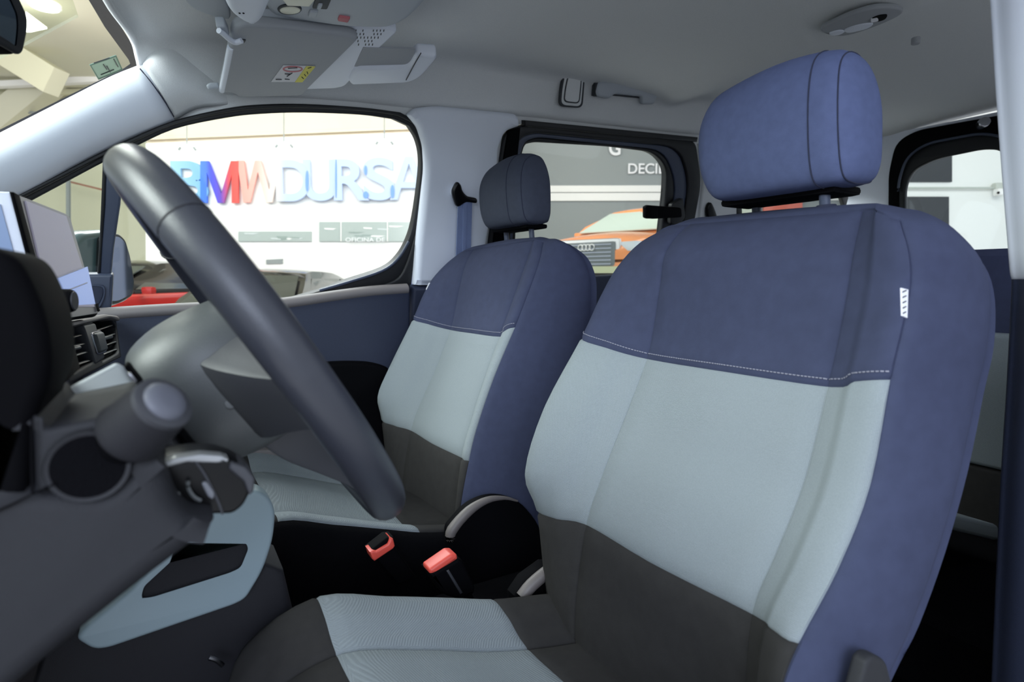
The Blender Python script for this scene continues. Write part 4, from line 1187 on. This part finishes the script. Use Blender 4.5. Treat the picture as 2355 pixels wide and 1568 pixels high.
plate('cap', HO, [HO.px([tuple(p) for p in round2([(1308, 171), (1336, 176), (1333, 205), (1330, 236), (1298, 232), (1301, 205)], [15, 13, 10, 9, 9, 13])])], .008, M['liner'], ov, bevel=.001, off=.002)

# rear roof lamp
ZR = ZF(1.492)
rl = empty('roof_lamp', ZR.hit(1980, 40), 'rear roof lamp with pale lens strips set in the headliner at the top right', 'lamp')
rq = lambda L: ZR.px([tuple(p) for p in L])
plate('bezel', ZR, [rq(spl([(1888, 62), (1910, 48), (1960, 26), (2010, 12), (2050, 10), (2076, 16), (2066, 30), (2010, 55), (1950, 74), (1912, 74)], 4, True))], .012, M['visor'], rl, bevel=.004, res=3, off=.008)
plate('lens', ZR, [rq(spl([(1944, 58), (1975, 47), (2008, 44), (1995, 55), (1960, 64), (1946, 64)], 4, True))], .006, M['trim'], rl, bevel=.002, off=.011)
plate('lens', ZR, [rq(spl([(1908, 66), (1930, 60), (1944, 62), (1930, 70), (1912, 71)], 4, True))], .006, M['trim'], rl, bevel=.002, off=.011)
plate('switch_well', ZR, [rq(spl([(2005, 34), (2020, 26), (2040, 24), (2036, 34), (2018, 40)], 4, True))], .004, M['black'], rl, off=.0095)
plate('switch', ZR, [rq(round2([(2003, 33), (2018, 30), (2022, 36), (2004, 40)], 3))], .006, M['white'], rl, bevel=.001, off=.012)
#==REAR==
# rear bench
rb = empty('rear_bench', (-1.6, 0, .1), 'rear bench seat glimpsed between the near seat and the pillar', 'seat')
R0 = XP(-1.50)
qr = lambda L: R0.px(L)
box('bench_back', (-1.60, 0, .66), (.14, 1.2, .62), M['navy'], rb, bevel=.04, seg=3)
plate('light_panel', R0, [[(-.52, .50), (.52, .50), (.52, .790), (-.52, .790)]], .05, M['light'], rb, bevel=.012, res=3, off=-.002)
plate('dark_panel', R0, [[(-.52, .36), (.52, .36), (.52, .498), (-.52, .498)]], .05, M['char'], rb, bevel=.012, res=3, off=-.004)
box('bench_cushion', (-1.30, 0, .27), (.46, 1.16, .14), M['carpet'], rb, bevel=.03, seg=3)
plate('cushion_edge', YP(.40), [YP(.40).px(round2([(2120, 1150), (2200, 1186), (2300, 1208), (2300, 1245), (2170, 1215), (2120, 1190)], 8))], .5, M['light'], rb, bevel=.008, off=0)
#==OUT==
# ------------------------------------------------------------------ the showroom hall outside
def HFr(d, z=0): return Frame(Vector((CAM.x, CAM.y, 0)) + HW * d, HU, (0, 0, 1))
GZ = -.45
struct(box('floor_2', (-2, -4, GZ - .02), (40, 36, .04), M['hfloor']))
W1, W2, W3, W0 = HFr(11), HFr(11.4), HFr(13.2), HFr(14)
hp = lambda f, L: f.px([tuple(p) for p in L])
wa = struct(plate('wall_far', W1, [hp(W1, [(335, 330), (640, 316), (1130, 297), (1130, 900), (335, 900)])], .1, M['wall']))
struct(plate('wall_far_upper', W2, [hp(W2, [(337, 180), (1180, 180), (1180, 500), (337, 500)])], .1, M['wallwarm']))
struct(plate('trim_13', W2.off(.12), [hp(W2.off(.12), [(330, 314), (1130, 282), (1130, 290), (330, 322)])], .08, M['wallwarm'], bevel=.01))
struct(plate('wall_far_left', W0, [hp(W0, [(-1200, -60), (360, -60), (360, 900), (-1200, 900)])], .1, M['beam']))
struct(plate('wall_grey', W3, [hp(W3, [(1150, -150), (2050, -150), (2050, 900), (1150, 900)])], .1, M['gwall']))
struct(plate('trim_14', W3.off(.06), [hp(W3.off(.06), [(1150, 427), (2050, 425), (2050, 440), (1150, 442)])], .06, M['wall']))
struct(plate('trim_15', W3.off(.06), [hp(W3.off(.06), [(1150, 444), (2050, 442), (2050, 460), (1150, 462)])], .05, M['wall']))
W9 = HFr(9)
struct(plate('wall_white', W9, [hp(W9, [(2020, 60), (2800, 60), (2800, 900), (2020, 900)])], .1, mat('soft_white_wall', (240, 241, 238), .8)))
for n_, L in enumerate([[(2040, 330), (2190, 330), (2190, 418), (2040, 418)], [(2040, 452), (2183, 452), (2183, 640), (2040, 640)]]):
    t = plate('window_%d' % (6 + n_), W9.off(.04), [hp(W9.off(.04), L)], .05, M['dark'], bevel=.004); struct(t)
t = tube('cable_conduit', [W9.off(.08).hit(2040, 432), W9.off(.08).hit(2286, 432)], .014, mat('pale_conduit', (190, 196, 190), .6), n=1, seg=8)
tag(t, 'thin pale cable conduit running along the white wall to the security camera', 'conduit')
CW = W9.off(.12)
sc = empty('security_camera', CW.hit(2296, 436), 'small white security camera on a box on the white wall, seen through the rear window', 'camera')
plate('junction_box', CW, [hp(CW, round2([(2291, 420), (2314, 420), (2312, 434), (2291, 434)], 2))], .08, mat('box_grey', (196, 200, 192), .6), sc, bevel=.01)
plate('camera_body', CW, [hp(CW, round2([(2290, 434), (2304, 434), (2304, 450), (2290, 450)], 3))], .12, M['wall'], sc, bevel=.02, off=.06)
cyl('camera_lens', CW.off(.06).hit(2296, 443), CW.off(.075).hit(2296, 443), .018, M['black'], sc)
tube('cable', [CW.hit(2312, 428), CW.hit(2320, 424), CW.hit(2325, 412)], .02, mat('cable_grey', (190, 194, 188), .6), sc, n=4, seg=6)

# far ceiling, beams and lamps seen through the windscreen
struct(plate('ceiling_2', Frame((0, -6, 5.2), (-1, 0, 0), (0, 1, 0)), [[(-16, -14), (14, -14), (14, 7), (-16, 7)]], .1, M['ceil2']))
def beam(nm, p, q_, w, h, mt):
    p, q_ = Vector(p), Vector(q_)
    d = (q_ - p); L = d.length
    R_ = d.to_track_quat('X', 'Z').to_matrix().to_4x4()
    return struct(box(nm, (p + q_) / 2, (L, w, h), mt, rot=R_))
beam('trim_16', P(-60, 330, d=13.0), P(270, 60, d=13.0), .5, .5, M['ceil2'])
beam('trim_17', P(-80, 60, d=11.0), P(130, 190, d=11.0), .35, .5, M['beam'])
beam('trim_18', P(60, 160, d=12.0), P(300, 40, d=12.0), .3, .35, M['beam'])
beam('trim_19', P(-100, 200, d=12.5), P(330, 178, d=12.5), .15, .12, M['wall'])
beam('trim_20', P(-100, 222, d=13.2), P(330, 205, d=13.2), .12, .10, M['beam'])
beam('trim_21', P(157, 380, d=12.5), P(158, 700, d=12.5), .06, .06, M['gwall'])
beam('trim_22', P(120, 408, d=13.0), P(300, 452, d=13.0), .04, .04, mat('red_brown_pipe', (170, 120, 100), .6))
beam('trim_23', P(-60, 250, d=13.0), P(120, 262, d=13.0), .05, .05, M['gwall'])
c = P(103, 16, d=8.0)
t = empty('hall_downlight', c, 'bright round ceiling downlight seen through the windscreen top left', 'lamp')
cyl('lens', c + Vector((0, 0, -.01)), c + Vector((0, 0, .02)), .16, M['lampon'], t, seg=28)
cyl('rim', c + Vector((0, 0, .0)), c + Vector((0, 0, .05)), .19, M['wall'], t, seg=28, bevel=.01)
t = struct(plate('window_8', Frame(P(78, 55, d=9), (-1, 0, 0), (0, 1, 0)), [Frame(P(78, 55, d=9), (-1, 0, 0), (0, 1, 0)).px([(60, 30), (108, 66), (70, 74), (40, 72)])], .02, M['lampon']))

# pendants in front of the sign wall
WP = HFr(10.2)
for i, (px, py, top) in enumerate([(430, 338, 262), (653, 332, 240), (884, 325, 240)]):
    c = WP.hit(px, py)
    t = empty('pendant_lamp', c, ['white pendant lamp on a thin wire, left one above the letter wall', 'white pendant lamp on a thin wire, middle one above the letter wall', 'white pendant lamp on a thin wire, right one above the letter wall'][i], 'lamp', 'pendant lamps')
    cyl('wire', c + Vector((0, 0, .05)), WP.hit(px, top - 120), .010, M['gwall'], t, seg=6)
    lathe('cap', c + Vector((0, 0, .07)), Vector((0, 0, -1)), [(0, .02), (.02, .05), (.05, .11)], M['beam'], t)
    lathe('shade', c + Vector((0, 0, .02)), Vector((0, 0, -1)), [(0, .10), (.05, .13), (.12, .13), (.16, .06)], M['wall'], t)
    for s_ in (-1, 1):
        cyl('clip', c + HU * (.11 * s_) + Vector((0, 0, -.005)), c + HU * (.145 * s_) + Vector((0, 0, -.05)), .018, M['gwall'], t, seg=8)

# letters on the far wall
WL = W1.off(.06)
def ux(f, px, py=420): return f.uv(f.hit(px, py))
lt = [('B', 400, 478, [(0, (165, 208, 238)), (1, (120, 176, 232))], 'pale blue letter B, first of the wall letters, half behind the steering wheel rim'),
      ('M', 463, 550, [(0, (70, 130, 250)), (.18, (70, 120, 248)), (.3, (60, 70, 235)), (.52, (90, 60, 190)), (.72, (205, 60, 90)), (.8, (240, 70, 62)), (1, (245, 80, 72))], 'letter M running from bright blue to red on the far wall'),
      ('W', 547, 640, [(0, (248, 160, 150)), (.5, (246, 178, 168)), (.75, (235, 214, 208)), (1, (226, 216, 214))], 'salmon to beige letter W on the far wall'),
      ('D', 638, 714, [(0, (214, 212, 218)), (.3, (190, 206, 242)), (1, (190, 206, 242))], 'beige and pale blue letter D on the far wall'),
      ('U', 701, 775, [(0, (190, 206, 242)), (1, (190, 206, 242))], 'pale blue letter U on the far wall'),
      ('R', 770, 848, [(0, (190, 206, 242)), (1, (190, 206, 242))], 'pale blue letter R on the far wall'),
      ('S', 838, 908, [(0, (190, 206, 242)), (1, (190, 206, 242))], 'pale blue letter S on the far wall'),
      ('A', 898, 990, [(0, (190, 206, 242)), (1, (190, 206, 242))], 'pale blue letter A on the far wall, last one before the pillar')]
for i, (ch, a, b, stp, lab) in enumerate(lt):
    tp = 371 - i * .8; bt = 467 - i * 1.1
    if ch == 'S': tp -= 3; bt += 1
    f = WL.off(.012 * (i % 2))
    u0, v0 = ux(f, a, bt); u1, v1 = ux(f, b, tp)
    poly = {'M': [[(463, 371), (482, 371), (511, 446), (533, 371), (550, 371), (550, 467), (535, 467), (535, 402), (517, 467), (503, 467), (478, 397), (478, 467), (463, 467)]],
            'W': [[(547, 370), (563, 370), (572, 438), (588, 370), (602, 370), (621, 438), (632, 370), (648, 370), (628, 466), (614, 466), (595, 396), (577, 466), (562, 466)]],
            'A': [[(898, 460), (932, 361), (951, 361), (990, 460), (973, 460), (963, 433), (923, 433), (915, 460)], [(928, 419), (941, 377), (957, 419)]]}.get(ch)
    if poly:
        o = plate('wall_letter', f, [hp(f, L) for L in poly], .05, ramp_mat('letter_print_' + ch, f, u0, u1, stp), off=.04)
    else: o = text('wall_letter', ch, f, u0, v0, v1 - v0, ramp_mat('letter_print_' + ch, f, u0, u1, stp), thick=.05, width=u1 - u0, fat=.022)
    tag(o, lab, 'letter', 'wall letters')
for k, (a, b, c_, d_) in enumerate([(703, 392, 709, 440), (771, 366, 774, 455), (838, 380, 843, 402), (836, 440, 846, 456), (899, 425, 906, 455)]):
    f = WL.off(.075)
    o = plate('letter_overlap', f, [hp(f, el((a + c_) / 2, (b + d_) / 2, max(1.6, (c_ - a) * .6), (d_ - b) / 2))], .01, mat('strong_blue_print', (120, 160, 250), .6))
    tag(o, ['blue sliver where letters D and U overlap', 'thin blue line where letters U and R meet', 'small blue sliver high between letters R and S', 'small blue sliver low between letters R and S', 'blue sliver low between letters S and A'][k], 'letter overlap', 'letter overlaps')

# interior windows of the wall
def panes(nm, lab, L, cols):
    f = W1.off(.03)
    t = struct(empty(nm, f.hit(*L[0])))
    x0, y0, x1, y1 = L[0][0], L[0][1], L[1][0], L[1][1]
    plate('opening', f, [hp(f, [(x0, y0), (x1, y0), (x1, y1), (x0, y1)])], .04, mat('grey_green_pane', (176, 186, 184), .2), t)
    for c_ in cols:
        plate('mullion', f.off(.02), [hp(f.off(.02), [(c_ - 1, y0), (c_ + 1, y0), (c_ + 1, y1), (c_ - 1, y1)])], .04, M['wall'], t)
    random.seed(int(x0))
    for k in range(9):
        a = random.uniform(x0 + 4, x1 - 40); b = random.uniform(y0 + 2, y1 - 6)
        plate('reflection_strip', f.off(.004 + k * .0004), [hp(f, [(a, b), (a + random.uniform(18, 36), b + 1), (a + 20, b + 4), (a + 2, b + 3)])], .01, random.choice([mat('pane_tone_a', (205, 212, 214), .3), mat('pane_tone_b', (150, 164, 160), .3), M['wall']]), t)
    return t
panes('window_9', '', [(548, 532), (716, 555)], [])
panes('window_10', '', [(734, 510), (945, 555)], [784, 891])
f = W1.off(.10)
u0, v0 = ux(f, 795, 556)
o = text('office_lettering', 'OFICINA DE', f, u0, v0, .075, M['white'], thick=.01, width=.72)
tag(o, 'white office lettering across the lower edge of the right interior window', 'lettering')
f = W1.off(.02)
o = plate('wall_label', f, [hp(f, [(612, 597), (650, 595), (650, 606), (612, 607)])], .02, M['gwall'])
tag(o, 'small grey sign plate on the white wall just above the parked cars', 'sign')

# lettering on the grey wall
f = W3.off(.06)
u0, v0 = ux(f, 1444, 400); u1, v1 = ux(f, 1553, 376)
o = text('wall_lettering', 'DECIDE', f, u0, v0, v1 - v0, M['white'], thick=.03, width=(u1 - u0), fat=.014)
tag(o, 'bold white word DECIDE on the grey wall behind the sliding door window', 'lettering')
u0, v0 = ux(f, 1400, 358); u1, v1 = ux(f, 1427, 322)
o = text('wall_lettering', 'G', f, u0, v0, v1 - v0, M['white'], thick=.03, width=(u1 - u0), fat=.02)
tag(o, 'bottom of a white letter cut off by the top edge of the sliding door window', 'lettering')
f = HFr(13.08)
o = plate('red_sign', f, [hp(f, [(1757, 440), (1846, 440), (1846, 484), (1757, 486)])], .08, mat('salmon_red_panel', (228, 120, 104), .5), bevel=.01)
tag(o, 'red panel glimpsed between the near headrest and its seat', 'sign')
o = plate('green_poster', f.off(.05), [hp(f.off(.05), [(1690, 440), (1740, 440), (1740, 500), (1690, 500)])], .05, mat('pale_green_poster', (206, 214, 200), .6), bevel=.01)
tag(o, 'pale green board left of the red panel under the near headrest', 'sign')
zp = .66
f = HFr(8.0)
ua, ub = ux(f, 1215, 616)[0], ux(f, 1860, 616)[0]
o = plate('display_plinth', f, [[(ua, GZ + .001), (ub, GZ + .001), (ub, zp), (ua, zp)]], 4.6, M['plinth'])
tag(o, 'pale yellow display plinth under the orange car', 'plinth')
f = HFr(7.6)
br = empty('barrier_rail', f.hit(1400, 660), 'pale yellow barrier board in front of the orange car, low in the sliding door window', 'barrier')
plate('board', f, [hp(f, [(1240, 613), (1660, 611), (1660, 650), (1240, 652)])], .05, M['plinth'], br, bevel=.005)
for k in (1260, 1630):
    a = f.hit(k, 645)
    cyl('post', (a.x, a.y, GZ), a + HW * .03, .03, M['gwall'], br)


# cars
def car(name, label, loc, rz, paint, roof=None, glassm=None, Lc=4.2, Wd=1.8, Hh=1.5, grille=False, group=None):
    root = empty(name, loc, label, 'car', group, rz)
    hw = Wd / 2
    glassm = glassm or M['cglass']
    K = lambda o: link_local(o, root)
    prof = [(-Lc / 2, .78, .45, .86), (-Lc / 2 + .12, .9, .28, .96), (-1.3, 1, .22, .98), (-.2, 1, .22, .96), (.75, 1, .22, .95), (1.2, .98, .22, .93), (Lc / 2 - .35, .95, .22, .86), (Lc / 2 - .12, .88, .24, .76), (Lc / 2, .78, .34, .62)]
    rows = []
    for x, k, z0, z1 in prof:
        w = hw * k
        rows.append([Vector(p) for p in [(x, -w * .9, z0), (x, -w, z0 + .18), (x, -w, (z0 + z1) / 2), (x, -w * .97, z1 - .08), (x, -w * .84, z1), (x, 0, z1 + .05), (x, w * .84, z1), (x, w * .97, z1 - .08), (x, w, (z0 + z1) / 2), (x, w, z0 + .18), (x, w * .9, z0)]])
    loc_grid('body', rows, paint, root, nu=3, nv=3)
    # greenhouse
    gb = [(-1.85, .93), (-1.3, .95), (.0, .95), (.55, .95), (1.12, .94)]
    gt = [(-1.45, Hh - .07), (-.9, Hh), (.0, Hh + .01), (.25, Hh - .02), (.32, Hh - .04)]
    rows = []
    for (xb, zb), (xt, zt) in zip(gb, gt):
        rows.append([Vector((xb, -hw * .88, zb)), Vector((xb * .7 + xt * .3, -hw * .84, zb * .6 + zt * .4)), Vector((xt, -hw * .70, zt - .05)), Vector((xt, -hw * .6, zt)), Vector((xt, 0, zt + .03)), Vector((xt, hw * .6, zt)), Vector((xt, hw * .70, zt - .05)), Vector((xb * .7 + xt * .3, hw * .84, zb * .6 + zt * .4)), Vector((xb, hw * .88, zb))])
    loc_grid('cabin', rows, roof or paint, root, nu=2, nv=2, caps=True)
    def quad(nm, pts, mt, th=.012):
        a, b, c, d = [Vector(p) for p in pts]
        n = (b - a).cross(d - a).normalized() * th
        V = [a, b, c, d, a + n, b + n, c + n, d + n]
        me = mesh(nm, V, [(0, 1, 2, 3), (7, 6, 5, 4), (0, 4, 5, 1), (1, 5, 6, 2), (2, 6, 7, 3), (3, 7, 4, 0)], mt, root, False, inv=False)
        return me
    quad('windscreen', [(1.12, -hw * .80, .99), (1.12, hw * .80, .99), (.38, hw * .62, Hh - .07), (.38, -hw * .62, Hh - .07)], glassm, .015)
    quad('rear_glass', [(-1.84, hw * .78, .99), (-1.84, -hw * .78, .99), (-1.50, -hw * .6, Hh - .12), (-1.50, hw * .6, Hh - .12)], glassm, .015)
    for s_ in (-1, 1):
        yb, yt = s_ * hw * .885, s_ * hw * .725
        for xb0, xb1, xt0, xt1 in ((-.30, .80, -.30, .18), (-1.25, -.36, -1.05, -.36), (-1.62, -1.32, -1.35, -1.12)):
            pts = [(xb0, yb, 1.0), (xb1, yb, 1.0), (xt1, yt, Hh - .10), (xt0, yt, Hh - .10)]
            if s_ > 0: pts = [pts[1], pts[0], pts[3], pts[2]]
            quad('side_window', pts, glassm, .012)
        box('wing_mirror', (.74, s_ * (hw + .06), .99), (.09, .17, .10), paint, root, bevel=.04, inv=False)
        box('headlight', (Lc / 2 - .12, s_ * hw * .68, .70), (.16, .42, .14), mat('headlamp_glass', (225, 232, 238), .1, coat=.5), root, bevel=.03, inv=False, rot=Matrix.Rotation(s_ * -.35, 3, 'Z'))
        for x in (-1.28, 1.28):
            w_ = cyl('wheel', (x, s_ * (hw - .2), .31), (x, s_ * (hw + .005), .31), .32, M['tyre'], root, seg=28, bevel=.02, inv=False)
            cyl('wheel_hub', (x, s_ * (hw - .02), .31), (x, s_ * (hw + .012), .31), .21, M['chrome'], root, seg=12, inv=False)
    if grille:
        box('grille', (Lc / 2 - .03, 0, .60), (.08, .92, .36), mat('grille_grey', (120, 126, 128), .4), root, bevel=.05, inv=False)
        for k in range(6):
            box('grille_bar', (Lc / 2 + .015, 0, .46 + k * .055), (.012, .80, .012), M['chrome'], root, inv=False)
        for k in range(4):
            c = Vector((Lc / 2 + .03, (k - 1.5) * .062, .70))
            tube('emblem_ring', [c + Vector((0, .042 * cos(2 * pi * j / 14), .042 * sin(2 * pi * j / 14))) for j in range(14)], .007, M['wall'], root, closed=True, n=1, seg=6, inv=False)
        box('grille_surround', (Lc / 2 - .05, 0, .60), (.07, 1.02, .44), M['wall'], root, bevel=.06, inv=False)
        for s_ in (-1, 1):
            box('fog_lamp_surround', (Lc / 2 - .10, s_ * .66, .40), (.12, .34, .16), M['wall'], root, bevel=.03, inv=False)
            box('fog_lamp', (Lc / 2 - .06, s_ * .66, .40), (.08, .24, .09), M['black'], root, bevel=.02, inv=False)
        box('bumper', (Lc / 2 - .05, 0, .27), (.16, 1.5, .12), M['black'], root, bevel=.03, inv=False)
    return root


def loc_grid(nm, rows, mt, root, nu, nv, caps=True):
    return grid(nm, rows, mt, root, nu=nu, nv=nv, capends=caps, inv=False)


def heading(deg):
    """angle about z so that the nose points deg degrees clockwise from straight at the camera"""
    d = -HW
    return math.atan2(d.y, d.x) + radians(deg)


def ground(px, d, z=GZ):
    p = HFr(d).hit(px, 646)
    return Vector((p.x, p.y, z))


fp = HFr(8.75)
uc = ux(fp, 315, 646)[0]
o = plate('low_platform', HFr(6.5), [[(uc - 1.6, GZ + .001), (uc + .95, GZ + .001), (uc + .95, GZ + .215), (uc - 1.6, GZ + .215)]], 4.3, M['gwall'])
tag(o, 'low grey platform under the red car outside', 'platform')
car('hall_car', 'red car parked outside, seen left of the steering wheel rim behind the door mirror', ground(315, 8.75, GZ + .235), heading(-14), M['redp'], M['blackp'], Lc=3.9, Hh=1.38, group='cars parked in the hall')
car('hall_car', 'white car with a black roof parked outside, seen just right of the steering wheel rim', ground(618, 8.2), heading(0), M['whitep'], M['blackp'], Hh=1.48, group='cars parked in the hall')
car('hall_car', 'white car with dark window frames parked beyond the passenger window corner', ground(975, 5.6), heading(-65), M['whitep'], M['blackp'], Hh=1.50, group='cars parked in the hall')
car('orange_car', 'orange car on a plinth before the grey wall, seen through the sliding door window', ground(1490, 10.2, zp + .02), heading(-38), M['orange'], Lc=4.1, Wd=1.75, Hh=1.42, grille=True, glassm=mat('pale_car_glass', (196, 210, 200), .1, coat=.5))

# door mirror outside the passenger window
XM = Frame(P(250, 620, y=-.98), (-.55, -.83, 0), (0, -.03, 1))
dm_ = empty('door_mirror', XM.hit(250, 690), 'dark exterior door mirror outside the passenger window, behind the steering wheel', 'mirror')
plate('housing', XM, [XM.px([tuple(p) for p in round2([(176, 560), (200, 532), (262, 526), (292, 544), (306, 590), (316, 650), (312, 690), (272, 706), (190, 706), (180, 640)], [14, 14, 20, 16, 20, 20, 12, 14, 10, 20])])], .09, mat('dark_teal_mirror_shell', (66, 86, 88), .3, coat=.4), dm_, bevel=.02, res=4, off=-.01, ang=60)
mg = [(232, 545), (268, 535), (286, 550), (298, 590), (308, 650), (304, 680), (268, 700), (225, 700)]
plate('rim', XM, [XM.px([tuple(p) for p in round2(mg, 10)])], .02, M['rubber'], dm_, bevel=.005, off=.004)
mg2 = [(236, 552), (266, 542), (282, 556), (293, 592), (302, 650), (298, 676), (266, 692), (230, 692)]
plate('mirror_glass', XM, [XM.px([tuple(p) for p in round2(mg2, 9)])], .004, M['mirror'], dm_, off=.0065)
